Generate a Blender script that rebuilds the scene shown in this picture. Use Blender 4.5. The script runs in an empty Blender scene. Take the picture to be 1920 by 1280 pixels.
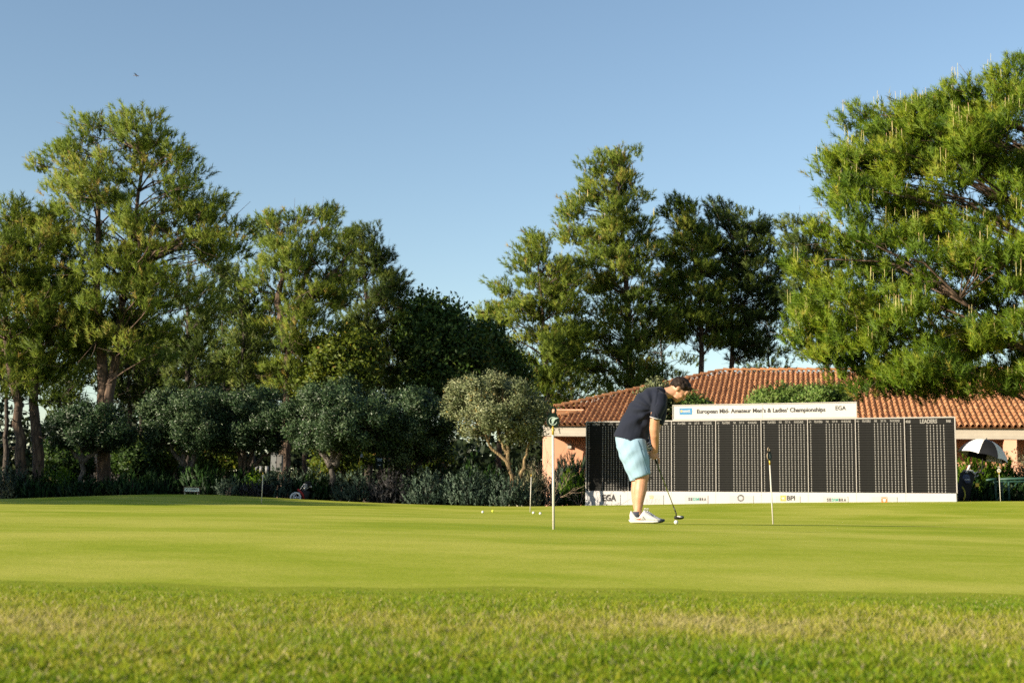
import bpy, math, random
import numpy as np
from math import sin, cos, pi, radians, atan, sqrt
from mathutils import Vector, Matrix
from mathutils.bvhtree import BVHTree

SC = bpy.context.scene
COL = SC.collection
rng = np.random.default_rng(7)
random.seed(7)

# ------------------------------------------------------------------ camera, sky, sun, exposure
F = 2450.0                       # focal length in pixels of the 1920-wide photograph
PITCH = atan(320 / F)
ROLL = 0.020
fw = np.array([0, cos(PITCH), sin(PITCH)])
r0 = np.array([1.0, 0, 0]); u0 = np.array([0, -sin(PITCH), cos(PITCH)])
rt = cos(ROLL) * r0 + sin(ROLL) * u0
up = -sin(ROLL) * r0 + cos(ROLL) * u0
cam = bpy.data.cameras.new('camera'); camo = bpy.data.objects.new('camera', cam); COL.objects.link(camo)
cam.sensor_width = 36; cam.lens = F / 1920 * 36; cam.clip_start = 0.05; cam.clip_end = 3000
camo.matrix_world = Matrix(((rt[0], up[0], -fw[0], 0), (rt[1], up[1], -fw[1], 0), (rt[2], up[2], -fw[2], 0), (0, 0, 0, 1)))
cam.dof.use_dof = True; cam.dof.focus_distance = 13.6; cam.dof.aperture_fstop = 5.0
SC.camera = camo

SUN_EL = radians(17.5); SUN_AZ = radians(31)      # azimuth measured from -X towards the camera side
sun_to = Vector((-cos(SUN_AZ) * cos(SUN_EL), -sin(SUN_AZ) * cos(SUN_EL), sin(SUN_EL)))
world = bpy.data.worlds.new('World'); SC.world = world; world.use_nodes = True
wn = world.node_tree.nodes; wl = world.node_tree.links; wn.clear()
sky = wn.new('ShaderNodeTexSky'); sky.sky_type = 'NISHITA'; sky.sun_disc = False
sky.sun_elevation = SUN_EL; sky.sun_rotation = math.atan2(sun_to.x, sun_to.y)
sky.air_density = 1.1; sky.dust_density = 0.35; sky.ozone_density = 1.6; sky.altitude = 0
bg = wn.new('ShaderNodeBackground'); bg.inputs['Strength'].default_value = 0.084
wo = wn.new('ShaderNodeOutputWorld')
wl.new(sky.outputs[0], bg.inputs[0]); wl.new(bg.outputs[0], wo.inputs[0])
sl = bpy.data.lights.new('sun', 'SUN'); sl.energy = 5.0; sl.angle = radians(0.5); sl.color = (1, 0.87, 0.67)
so = bpy.data.objects.new('sun', sl); COL.objects.link(so)
so.rotation_euler = sun_to.to_track_quat('Z', 'Y').to_euler()
SC.view_settings.view_transform = 'Standard'; SC.view_settings.look = 'None'
SC.view_settings.exposure = 1.12; SC.view_settings.gamma = 1; SC.view_settings.use_curve_mapping = False
SC.cycles.use_denoising = False
SC.cycles.max_bounces = 6; SC.cycles.diffuse_bounces = 3; SC.cycles.glossy_bounces = 2
SC.cycles.transmission_bounces = 4; SC.cycles.transparent_max_bounces = 4
SC.cycles.use_adaptive_sampling = False
SC.cycles.sample_clamp_indirect = 6; SC.cycles.sample_clamp_direct = 5

# ------------------------------------------------------------------ helpers
def P(px, py, Y):
    """world point that the photograph shows at pixel (px, py) when it lies Y metres out"""
    r = fw + (px - 960) / F * rt + (640 - py) / F * up
    return Vector((r * (Y / r[1])).tolist())
def ray(px, py):
    return fw + (px - 960) / F * rt + (640 - py) / F * up
def pxm(Y):
    return F / Y
def srgb(r, g, b):
    f = lambda c: c / 12.92 if c <= .04045 else ((c + .055) / 1.055) ** 2.4
    return (f(r / 255), f(g / 255), f(b / 255), 1)

def tag(o, label=None, cat=None, group=None, kind=None):
    if label: o['label'] = label
    if cat: o['category'] = cat
    if group: o['group'] = group
    if kind: o['kind'] = kind
    return o
def thing(name, label, cat, loc=(0, 0, 0), rot=(0, 0, 0), group=None):
    o = bpy.data.objects.new(name, None); COL.objects.link(o)
    o.location = loc; o.rotation_euler = rot; o.empty_display_size = .1
    return tag(o, label, cat, group)
def link(name, me, parent=None, mats=None, loc=None):
    if mats and not me.materials:
        for m in (mats if isinstance(mats, (list, tuple)) else [mats]): me.materials.append(m)
    o = bpy.data.objects.new(name, me); COL.objects.link(o)
    if parent is not None: o.parent = parent
    if loc is not None: o.location = loc
    return o
def copy_tree(o, parent=None):
    c = o.copy(); COL.objects.link(c)
    if parent is not None: c.parent = parent
    for ch in [x for x in bpy.data.objects if x.parent == o]: copy_tree(ch, c)
    return c
def npmesh(name, V, T, tint=None, smooth=False, uv=None, mat_idx=None, nrm=None):
    """mesh from vertex array V and a triangle or quad array T"""
    V = np.asarray(V, np.float32); T = np.asarray(T, np.int32); k = T.shape[1]
    if nrm is not None:      # wind every leaf so that its face looks out of the crown
        fn = np.cross(V[T[:, 1]] - V[T[:, 0]], V[T[:, 2]] - V[T[:, 0]]); fl = (fn * nrm[T[:, 0]]).sum(1) < 0
        T = T.copy(); T[fl] = T[fl][:, ::-1]; smooth = True
    me = bpy.data.meshes.new(name)
    me.vertices.add(len(V)); me.vertices.foreach_set('co', V.ravel())
    me.loops.add(T.size); me.loops.foreach_set('vertex_index', T.ravel())
    me.polygons.add(len(T)); me.polygons.foreach_set('loop_start', np.arange(0, T.size, k, dtype=np.int32))
    me.polygons.foreach_set('loop_total', np.full(len(T), k, np.int32))
    me.polygons.foreach_set('use_smooth', np.full(len(T), smooth, bool))
    if mat_idx is not None: me.polygons.foreach_set('material_index', np.asarray(mat_idx, np.int32))
    if tint is not None:
        a = me.attributes.new('tint', 'FLOAT', 'POINT'); a.data.foreach_set('value', np.asarray(tint, np.float32))
    me.update(calc_edges=True)
    if nrm is not None: me.normals_split_custom_set_from_vertices(np.asarray(nrm, np.float32))
    return me

class MB:
    """collects simple shapes, builds ONE mesh"""
    def __init__(s): s.v = []; s.f = []; s.m = []; s.cur = 0; s.sm = []
    def add(s, vs, fs, smooth=False):
        o = len(s.v); s.v += [tuple(x) for x in vs]
        for f in fs: s.f.append(tuple(i + o for i in f)); s.m.append(s.cur); s.sm.append(smooth)
        return s
    def box(s, x0, x1, y0, y1, z0, z1):
        vs = [(x, y, z) for z in (z0, z1) for y in (y0, y1) for x in (x0, x1)]
        return s.add(vs, [(0, 2, 3, 1), (4, 5, 7, 6), (0, 1, 5, 4), (2, 6, 7, 3), (0, 4, 6, 2), (1, 3, 7, 5)])
    def tube(s, pts, rad, n=8, cap=True, smooth=True):
        pts = [Vector(p) for p in pts]; k = len(pts)
        rad = [rad] * k if not hasattr(rad, '__len__') else rad
        vs = []; prev = None
        for i, p in enumerate(pts):
            t = (pts[min(i + 1, k - 1)] - pts[max(i - 1, 0)]).normalized()
            if prev is None:
                a = t.orthogonal().normalized()
            else:
                a = (prev - t * prev.dot(t)); a = a.normalized() if a.length > 1e-6 else t.orthogonal().normalized()
            prev = a; b = t.cross(a)
            for j in range(n):
                an = 2 * pi * j / n
                vs.append(p + (a * cos(an) + b * sin(an)) * rad[i])
        fs = [(i * n + j, i * n + (j + 1) % n, (i + 1) * n + (j + 1) % n, (i + 1) * n + j) for i in range(k - 1) for j in range(n)]
        if cap:
            fs.append(tuple(range(n - 1, -1, -1))); fs.append(tuple((k - 1) * n + j for j in range(n)))
        return s.add(vs, fs, smooth)
    def rings(s, rings, n=14, smooth=True):
        """rings: (centre, vecA, vecB) ellipses, capped"""
        vs = []; k = len(rings)
        for c, a, b in rings:
            c = Vector(c); a = Vector(a); b = Vector(b)
            for j in range(n):
                an = 2 * pi * j / n
                vs.append(c + a * cos(an) + b * sin(an))
        fs = [(i * n + j, i * n + (j + 1) % n, (i + 1) * n + (j + 1) % n, (i + 1) * n + j) for i in range(k - 1) for j in range(n)]
        fs.append(tuple(range(n - 1, -1, -1))); fs.append(tuple((k - 1) * n + j for j in range(n)))
        return s.add(vs, fs, smooth)
    def ell(s, c, ax, n=12, m=8):
        """ellipsoid: centre and three axis vectors"""
        c = Vector(c); a, b, d = [Vector(x) for x in ax]
        vs = [c - d]
        for i in range(1, m):
            th = pi * i / m
            for j in range(n):
                an = 2 * pi * j / n
                vs.append(c + (a * cos(an) + b * sin(an)) * sin(th) - d * cos(th))
        vs.append(c + d); L = len(vs) - 1; fs = []
        for j in range(n):
            fs.append((0, 1 + (j + 1) % n, 1 + j)); fs.append((L, L - n + j, L - n + (j + 1) % n))
        for i in range(m - 2):
            for j in range(n):
                p = 1 + i * n; fs.append((p + j, p + (j + 1) % n, p + n + (j + 1) % n, p + n + j))
        return s.add(vs, fs, True)
    def prism(s, poly, y0, y1):
        """polygon of (x, z), extruded along y"""
        n = len(poly)
        vs = [(x, y0, z) for x, z in poly] + [(x, y1, z) for x, z in poly]
        fs = [tuple(range(n)), tuple(range(2 * n - 1, n - 1, -1))] + [(i, i + n, (i + 1) % n + n, (i + 1) % n) for i in range(n)]
        return s.add(vs, fs)
    def mesh(s, name):
        me = bpy.data.meshes.new(name); me.from_pydata([tuple(v) for v in s.v], [], s.f)
        me.polygons.foreach_set('material_index', s.m); me.polygons.foreach_set('use_smooth', s.sm)
        me.update(); return me
    def build(s, name, mats, parent=None, loc=None):
        return link(name, s.mesh(name), parent, mats, loc)

def evalmesh(o, name):
    dg = bpy.context.evaluated_depsgraph_get(); dg.update()
    me = bpy.data.meshes.new_from_object(o.evaluated_get(dg)); me.name = name
    return me
def remesh(mb, name, voxel, smooth_it=4, fac=.5):
    """fuse overlapping closed shapes into one continuous skin"""
    me = mb.mesh(name); o = bpy.data.objects.new(name, me); COL.objects.link(o)
    m = o.modifiers.new('r', 'REMESH'); m.mode = 'VOXEL'; m.voxel_size = voxel
    if smooth_it:
        k = o.modifiers.new('s', 'SMOOTH'); k.iterations = smooth_it; k.factor = fac
    out = evalmesh(o, name); bpy.data.objects.remove(o)
    out.polygons.foreach_set('use_smooth', np.ones(len(out.polygons), bool)); out.materials.clear()
    return out
_FONTCACHE = {}
def text(name, body, size, mat, parent, loc, rot=(pi / 2, 0, 0), align='CENTER', bold=0.0, sx=1.0, depth=.001, width=None):
    cu = bpy.data.curves.new(name, 'FONT'); cu.body = body; cu.size = size; cu.align_x = align; cu.align_y = 'CENTER'
    cu.extrude = depth; cu.offset = bold; cu.resolution_u = 3
    o = bpy.data.objects.new(name, cu); COL.objects.link(o)
    me = evalmesh(o, name); bpy.data.objects.remove(o)
    me.materials.clear(); me.materials.append(mat)
    w = max(v.co.x for v in me.vertices) - min(v.co.x for v in me.vertices)
    if width: sx = width / w
    o = link(name, me, parent); o.location = loc; o.rotation_euler = rot; o.scale = (sx, 1, 1)
    return o

# ------------------------------------------------------------------ materials
def newmat(name):
    m = bpy.data.materials.new(name); m.use_nodes = True; nt = m.node_tree
    return m, nt, nt.nodes['Principled BSDF']
def N(nt, t, **kw):
    n = nt.nodes.new(t)
    for k, v in kw.items():
        if k.startswith('i_'): n.inputs[k[2:]].default_value = v
        else: setattr(n, k, v)
    return n
def ramp(nt, src, stops):
    r = N(nt, 'ShaderNodeValToRGB'); e = r.color_ramp.elements
    while len(e) < len(stops): e.new(.5)
    for x, (p, c) in zip(e, stops): x.position = p; x.color = c if len(c) == 4 else (*c, 1)
    nt.links.new(src, r.inputs[0]); return r
def noise(nt, scale, detail=4, rough=.6, vec=None, dist=0):
    n = N(nt, 'ShaderNodeTexNoise'); n.inputs['Scale'].default_value = scale; n.inputs['Detail'].default_value = detail
    n.inputs['Roughness'].default_value = rough; n.inputs['Distortion'].default_value = dist
    if vec is not None: nt.links.new(vec, n.inputs['Vector'])
    return n
def plain(name, c, rough=.6, var=.12, scale=6, bump=0, bscale=60, metal=0, spec=.4):
    """a colour with a little wear in it"""
    m, nt, b = newmat(name)
    tc = N(nt, 'ShaderNodeTexCoord')
    n = noise(nt, scale, 5, .6, tc.outputs['Object'])
    lo = tuple(x * (1 - var) for x in c[:3]); hi = tuple(min(1, x * (1 + var)) for x in c[:3])
    r = ramp(nt, n.outputs[0], [(.3, lo), (.7, hi)])
    nt.links.new(r.outputs[0], b.inputs['Base Color'])
    b.inputs['Roughness'].default_value = rough; b.inputs['Metallic'].default_value = metal
    b.inputs['Specular IOR Level'].default_value = spec
    if bump:
        n2 = noise(nt, bscale, 4, .6, tc.outputs['Object'])
        bp = N(nt, 'ShaderNodeBump'); bp.inputs['Strength'].default_value = bump; bp.inputs['Distance'].default_value = .02
        nt.links.new(n2.outputs[0], bp.inputs['Height']); nt.links.new(bp.outputs[0], b.inputs['Normal'])
    return m
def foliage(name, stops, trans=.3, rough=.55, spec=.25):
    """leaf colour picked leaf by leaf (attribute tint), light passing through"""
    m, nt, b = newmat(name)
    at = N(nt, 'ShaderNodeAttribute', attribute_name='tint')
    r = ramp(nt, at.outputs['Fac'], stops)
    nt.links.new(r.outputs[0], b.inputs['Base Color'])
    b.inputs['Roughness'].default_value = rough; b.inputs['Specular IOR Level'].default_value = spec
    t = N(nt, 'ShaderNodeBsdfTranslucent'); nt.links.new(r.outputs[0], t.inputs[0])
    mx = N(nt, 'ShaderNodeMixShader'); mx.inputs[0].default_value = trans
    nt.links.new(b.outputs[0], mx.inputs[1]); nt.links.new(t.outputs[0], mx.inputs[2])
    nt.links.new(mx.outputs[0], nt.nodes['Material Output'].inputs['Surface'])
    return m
def barkmat(name, c1, c2, scale=1.0):
    m, nt, b = newmat(name)
    tc = N(nt, 'ShaderNodeTexCoord'); mp = N(nt, 'ShaderNodeMapping'); mp.inputs['Scale'].default_value = (7 * scale, 7 * scale, 2.2 * scale)
    nt.links.new(tc.outputs['Object'], mp.inputs[0])
    v = N(nt, 'ShaderNodeTexVoronoi'); v.feature = 'DISTANCE_TO_EDGE'; v.inputs['Scale'].default_value = 1.6
    nz = noise(nt, 2.5, 6, .7, mp.outputs[0])
    ad = N(nt, 'ShaderNodeMixRGB'); ad.inputs[0].default_value = .25
    nt.links.new(mp.outputs[0], ad.inputs[1]); nt.links.new(nz.outputs[1], ad.inputs[2]); nt.links.new(ad.outputs[0], v.inputs['Vector'])
    mul = N(nt, 'ShaderNodeMath', operation='MULTIPLY'); nt.links.new(v.outputs[0], mul.inputs[0]); nt.links.new(nz.outputs[0], mul.inputs[1])
    r = ramp(nt, mul.outputs[0], [(.0, tuple(x * .55 for x in c1[:3])), (.05, c1[:3]), (.25, c2[:3])])
    nt.links.new(r.outputs[0], b.inputs['Base Color']); b.inputs['Roughness'].default_value = .9
    bp = N(nt, 'ShaderNodeBump'); bp.inputs['Strength'].default_value = .9; bp.inputs['Distance'].default_value = .05
    nt.links.new(mul.outputs[0], bp.inputs['Height']); nt.links.new(bp.outputs[0], b.inputs['Normal'])
    return m

M = {}
M['pine'] = foliage('pine_needles', [(0, (.020, .046, .006)), (.4, (.128, .192, .020)), (.8, (.265, .315, .042)), (1, (.34, .24, .06))], .46)
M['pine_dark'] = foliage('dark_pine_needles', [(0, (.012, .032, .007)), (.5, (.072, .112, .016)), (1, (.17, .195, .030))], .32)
M['pine_bright'] = foliage('bright_pine_needles', [(0, (.018, .055, .005)), (.45, (.115, .195, .010)), (.85, (.245, .295, .018)), (1, (.30, .26, .040))], .40)
M['shoot'] = foliage('pine_shoots', [(0, (.22, .24, .06)), (.6, (.36, .32, .12)), (1, (.40, .22, .12))], .15)
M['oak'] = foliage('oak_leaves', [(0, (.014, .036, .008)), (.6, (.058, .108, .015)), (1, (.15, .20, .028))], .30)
M['yellow_leaf'] = foliage('yellow_green_leaves', [(0, (.03, .055, .006)), (.5, (.10, .14, .012)), (.85, (.18, .19, .015)), (1, (.22, .13, .03))], .35)
M['olive'] = foliage('olive_leaves', [(0, (.009, .026, .008)), (.5, (.040, .078, .028)), (1, (.125, .170, .078))], .18, .45, .35)  # tones for the shaded olives, with shade worked into the colour
M['olive_lit'] = foliage('sunlit_olive_leaves', [(0, (.045, .068, .022)), (.5, (.145, .175, .075)), (.95, (.30, .315, .165)), (1, (.26, .18, .03))], .22, .5, .35)  # lit copy of the olive leaves: sunlight put into a paler colour
M['rosemary'] = foliage('rosemary_leaves', [(0, (.008, .026, .007)), (.6, (.026, .068, .013)), (1, (.06, .125, .022))], .2)  # leaf tones darkened to deepen the shade over the beds
M['lavender'] = foliage('lavender_leaves', [(0, (.026, .048, .030)), (.6, (.072, .112, .074)), (1, (.135, .175, .115))], .15)  # grey leaves, also darkened in colour for the shaded beds
M['purple'] = foliage('faded_lavender_leaves', [(0, (.028, .028, .028)), (.6, (.062, .060, .062)), (1, (.11, .098, .098))], .15)
M['lime'] = foliage('bright_shrub_leaves', [(0, (.04, .10, .006)), (.5, (.11, .22, .010)), (1, (.24, .32, .02))], .38)
M['oleander'] = foliage('oleander_leaves', [(0, (.05, .11, .020)), (.5, (.15, .24, .045)), (1, (.30, .36, .13))], .35)
M['greyleaf'] = foliage('grey_shrub_leaves', [(0, (.10, .11, .06)), (.5, (.22, .22, .12)), (1, (.34, .32, .20))], .2)
M['straw'] = foliage('dry_twigs', [(0, (.16, .11, .075)), (.5, (.27, .20, .14)), (1, (.40, .32, .24))], .05, .9)
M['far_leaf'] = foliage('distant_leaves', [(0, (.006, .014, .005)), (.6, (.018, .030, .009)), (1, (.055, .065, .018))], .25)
M['bark'] = barkmat('pine_bark', (.075, .048, .033), (.205, .136, .090))
M['bark_dark'] = barkmat('dark_bark', (.045, .034, .026), (.12, .09, .07))
M['bark_olive'] = barkmat('olive_bark', (.16, .11, .055), (.38, .28, .13), 2)
M['bark_grey'] = barkmat('grey_bark', (.07, .06, .052), (.20, .175, .15), 2)
# ------------------------------------------------------------------ ground
EX = np.array([-900, -300, 0, 150, 350, 480, 580, 750, 900, 1000, 1100, 1300, 1450, 1700, 1900, 2300, 3000])
EZ = np.array([-.1, -.07, -.02, .16, .31, .28, .22, .16, .14, .15, .21, .31, .38, .47, .55, .58, .58])
BY = np.array([-6, 0, 2.6, 4.0, 5.1, 7, 9.6, 13.2, 15.3, 20, 26, 34, 60, 200])
BZ = np.array([-.75, -.47, -.345, -.275, -.238, -.170, -.120, -.078, -.072, -.055, -.03, .0, .0, .0])
def smooth(t): t = np.clip(t, 0, 1); return t * t * (3 - 2 * t)
def gz(X, Y):
    """ground height, metres relative to the lens"""
    X = np.asarray(X, float); Y = np.asarray(Y, float)
    xs = 960 + X / 34 * F
    e = np.interp(xs, EX, EZ)
    e = (e + np.interp(xs - 60, EX, EZ) + np.interp(xs + 60, EX, EZ)) / 3
    b = np.interp(Y, BY, BZ)
    start = np.interp(xs, [0, 900, 1200, 1900], [24, 25, 20, 19])
    t = smooth((Y - start) / (34.2 - start))
    far = np.clip((Y - 34) / 25, 0, 1)
    und = .012 * np.sin(X * .8 + Y * .23) * np.clip((Y - 4) / 6, 0, 1) * np.clip(1.3 - Y / 30, 0, 1)
    return b * (1 - t) + e * t * (1 - .15 * far) + und * .6
def GZ(X, Y): return float(gz(X, Y))
def base_at(px, Y):
    """ground point seen in the direction of pixel column px at distance Y"""
    X = (px - 960) / F * Y * 1.0
    for _ in range(6):
        z = GZ(X, Y)
        py = 640 - F * ((np.array([X, Y, z]) @ up) / (np.array([X, Y, z]) @ fw))
        qx = 960 + F * ((np.array([X, Y, z]) @ rt) / (np.array([X, Y, z]) @ fw))
        X += (px - qx) / F * Y
    return Vector((X, Y, GZ(X, Y)))

def yb(X): return 4.55 + .06 * X + .05 * np.sin(X * 1.7) + .04 * np.sin(X * 4.1 + 1) + .03 * np.sin(X * 11 + 2)
def ye(X): return 34.6 + .25 * np.sin(X * .35) - .02 * X + np.where(X > 2, np.clip((X - 2) * .0, 0, 1), 0)
def sheet(name, label, rows, mat, colsU):
    V = []; nu = len(colsU)
    for fr in rows:
        for u in colsU: V.append(fr(u))
    V = np.array(V); nr = len(rows)
    i = np.arange(nr - 1)[:, None] * nu + np.arange(nu - 1)[None, :]
    T = np.stack([i, i + 1, i + nu + 1, i + nu], -1).reshape(-1, 4)
    o = link(name, npmesh(name, V, T, smooth=True), None, mat); tag(o, label, None, None, 'structure'); return o

def grassmat(name, kind):
    m, nt, b = newmat(name)
    tc = N(nt, 'ShaderNodeTexCoord')
    mpA = N(nt, 'ShaderNodeMapping'); mpA.inputs['Scale'].default_value = (.40, .62, 1); nt.links.new(tc.outputs['Object'], mpA.inputs[0])
    big = noise(nt, .9, 4, .55, mpA.outputs[0], .4)
    mid = noise(nt, 7, 6, .72, mpA.outputs[0])
    fine = noise(nt, 34, 5, .8, tc.outputs['Object'])
    s1 = N(nt, 'ShaderNodeMath', operation='MULTIPLY_ADD'); s1.inputs[1].default_value = .6; bg_ = N(nt, 'ShaderNodeMath', operation='MULTIPLY'); bg_.inputs[1].default_value = 1.5; nt.links.new(big.outputs[0], bg_.inputs[0]); nt.links.new(mid.outputs[0], s1.inputs[0]); nt.links.new(bg_.outputs[0], s1.inputs[2])
    s2 = N(nt, 'ShaderNodeMath', operation='MULTIPLY_ADD'); s2.inputs[1].default_value = .75; nt.links.new(fine.outputs[0], s2.inputs[0]); nt.links.new(s1.outputs[0], s2.inputs[2])
    if kind == 'green':
        st = [(.50, (.112, .186, .011)), (.74, (.230, .270, .023)), (.95, (.360, .352, .064))]
    elif kind == 'fringe':
        st = [(.5, (.120, .175, .010)), (.9, (.22, .24, .025)), (1.0, (.30, .26, .07))]
    else:
        st = [(.4, (.020, .016, .010)), (.8, (.050, .040, .025)), (1.0, (.09, .07, .045))]
    st = [(p * .72, c) for p, c in st]
    sc = N(nt, 'ShaderNodeMath', operation='MULTIPLY'); sc.inputs[1].default_value = .42; nt.links.new(s2.outputs[0], sc.inputs[0])
    r = ramp(nt, sc.outputs[0], st)
    nt.links.new(r.outputs[0], b.inputs['Base Color']); b.inputs['Roughness'].default_value = .8
    if kind != 'bed':
        b.inputs['Sheen Weight'].default_value = .022; b.inputs['Sheen Roughness'].default_value = .5; b.inputs['Sheen Tint'].default_value = (.70, .82, .10, 1)
    b.inputs['Specular IOR Level'].default_value = .02
    bp = N(nt, 'ShaderNodeBump'); bp.inputs['Strength'].default_value = .3; bp.inputs['Distance'].default_value = .010
    f2 = noise(nt, 60 if kind != 'bed' else 14, 5, .75, tc.outputs['Object'])
    nt.links.new(f2.outputs[0], bp.inputs['Height']); nt.links.new(bp.outputs[0], b.inputs['Normal'])
    return m
M['green'] = grassmat('mown_green', 'green'); M['fringe'] = grassmat('fringe_turf', 'fringe'); M['bed'] = grassmat('bed_soil', 'bed')
US = np.linspace(-1.5, 1.5, 150)
def rowA(t):
    def f(u):
        X = u * 7; Y = -5 + t * (float(yb(X)) + 5); return (X, Y, GZ(X, Y))
    return f
def rowB(t):
    def f(u):
        w = 7 + (t ** 1.4) * 33; X = u * w; y0 = float(yb(X)); y1 = float(ye(X))
        Y = y0 + (y1 - y0) * t ** 1.35; return (X, Y, GZ(X, Y))
    return f
def rowC(t):
    def f(u):
        X = u * (40 + t ** 2 * 900); y0 = float(ye(X if abs(X) < 60 else 0)); Y = y0 + t ** 3 * 1200; return (X, Y, GZ(X, Y))
    return f
sheet('fringe_lawn', 'rough grass fringe in front of the green', [rowA(t) for t in np.linspace(0, 1, 60)], M['fringe'], US)
sheet('putting_green', 'closely mown putting green', [rowB(t) for t in np.linspace(0, 1, 130)], M['green'], US)
sheet('planting_bed', 'bare soil of the beds and woods behind the green', [rowC(t) for t in np.linspace(0, 1, 40)], M['bed'], US)

# grass blades of the fringe: real blades, thinning with distance
def patch(X, Y):
    return (np.sin(X * 1.3 + 2 * np.sin(Y * .9)) + np.sin(Y * 3.1 + 1.1 * np.sin(X * .8) + .5) + .7 * np.sin(X * 4.3 + Y * 2.7) + .5 * np.sin(X * 9 - Y * 7)) / 3.2
def blades(n, ymin, ymax, hmin, hmax, wid, seed, name, mat, straw=0.0):
    g = np.random.default_rng(seed)
    Y = ymin + (ymax - ymin) * g.random(n) ** 1.15
    X = (g.random(n) * 2 - 1) * (Y * .43 + .35)
    if ymax > 5:
        ok = Y < yb(X) + 1.3 * g.random(n) ** 4 - .08; X, Y = X[ok], Y[ok]; n = len(X)
    Z = gz(X, Y) - .004
    cl = .6 * patch(X * 14, Y * 11) + .5 * patch(X * 31 + 3, Y * 26)
    h = (hmin + (hmax - hmin) * g.random(n)) * (1 + .65 * cl) * np.clip((yb(X) - Y) / 1.1 + .25, .13, 1)
    an = g.random(n) * 2 * pi; lean = h * (.3 + .9 * g.random(n))
    an2 = g.random(n) * 2 * pi
    b = np.stack([X, Y, Z], 1)
    side = np.stack([np.cos(an2), np.sin(an2), np.zeros(n)], 1) * (wid * (.6 + .8 * g.random(n)))[:, None]
    tip = b + np.stack([np.cos(an) * lean, np.sin(an) * lean, h], 1)
    mid = b * .5 + tip * .5 + np.stack([0 * h, 0 * h, h * .18], 1)
    V = np.stack([b - side, b + side, mid + side * .75, mid - side * .75, tip], 1).reshape(-1, 3)
    k = np.arange(n)[:, None] * 5; kf = k[Y > 3.0]; kn = k[Y <= 3.0]
    T = np.concatenate([kf + np.array([[0, 1, 4]]), kn + np.array([[0, 1, 2]]), kn + np.array([[0, 2, 3]]), kn + np.array([[3, 2, 4]])])
    band = np.exp(-((Y - 3.5 - .12 * X) / .5) ** 2) * .46 + np.exp(-((Y - 2.6) / .3) ** 2) * .0
    pt = np.clip(.34 + .24 * patch(X * 1.7, Y * 1.7) + .10 * patch(X * 9, Y * 9) + band * (.7 + .6 * patch(X * 3 + 5, Y * 3)) + .15 * g.standard_normal(n) + straw, 0, .92)
    pt = np.where(g.random(n) < .05 + .22 * band, .93 + .07 * g.random(n), pt)
    o = link(name, npmesh(name, V, T, np.repeat(pt, 5)), None, mat); return o
M['blade'] = foliage('grass_blades', [(0, (.095, .200, .008)), (.4, (.22, .30, .012)), (.7, (.37, .36, .036)), (.9, (.44, .385, .13)), (1, (.50, .43, .23))], .5, .5, .2)
o = blades(260000, 2.25, 5.9, .008, .025, .0024, 3, 'fringe_grass', M['blade']); tag(o, 'short tufted green and straw coloured grass across the front', None, None, 'stuff')
# ------------------------------------------------------------------ clubhouse
PSI = radians(12.6); SL = .38
bu = np.array([cos(PSI), -sin(PSI), 0]); bv = np.array([sin(PSI), cos(PSI), 0])
EAV = np.array(P(1022, 795, 51.6)); EZ0 = EAV[2]
def roof_st(px, py):
    """(s, t) on the front roof slope under a photograph pixel; t is horizontal run"""
    r = ray(px, py); n = np.cross(bu, bv + np.array([0, 0, SL])); k = (EAV @ n) / (r @ n); q = r * k - EAV
    return q @ bu, q @ bv
def roof_pt(s, t, lift=0): return EAV + bu * s + bv * t + np.array([0, 0, SL * t + lift])
s_r, T_R = roof_st(1356, 697); RL = 25.0
s_a, t_a = roof_st(1040, 766)
s_b, t_b = roof_st(1093, 768)
s_c, t_c = roof_st(1049, 784)
s_d, t_d = roof_st(1088, 774)
club = thing('clubhouse', 'terracotta roofed pink clubhouse behind the scoreboard', 'building', EAV.tolist(), (0, 0, -PSI))
M['wall'] = plain('pink_render', (.66, .37, .25), .85, .08, 1.2, .04, 40)
M['wall_in'] = plain('orange_render', (.50, .255, .155), .85, .08, 1.2, .04, 40)
M['trim'] = plain('pale_trim', (.36, .325, .27), .6, .08, 3)
M['slate'] = plain('grey_fascia', (.16, .155, .15), .6, .1, 3)
M['darkgap'] = plain('dark_opening', (.012, .011, .010), .7)
M['frame_grey'] = plain('grey_frame', (.33, .29, .25), .6)
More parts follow.
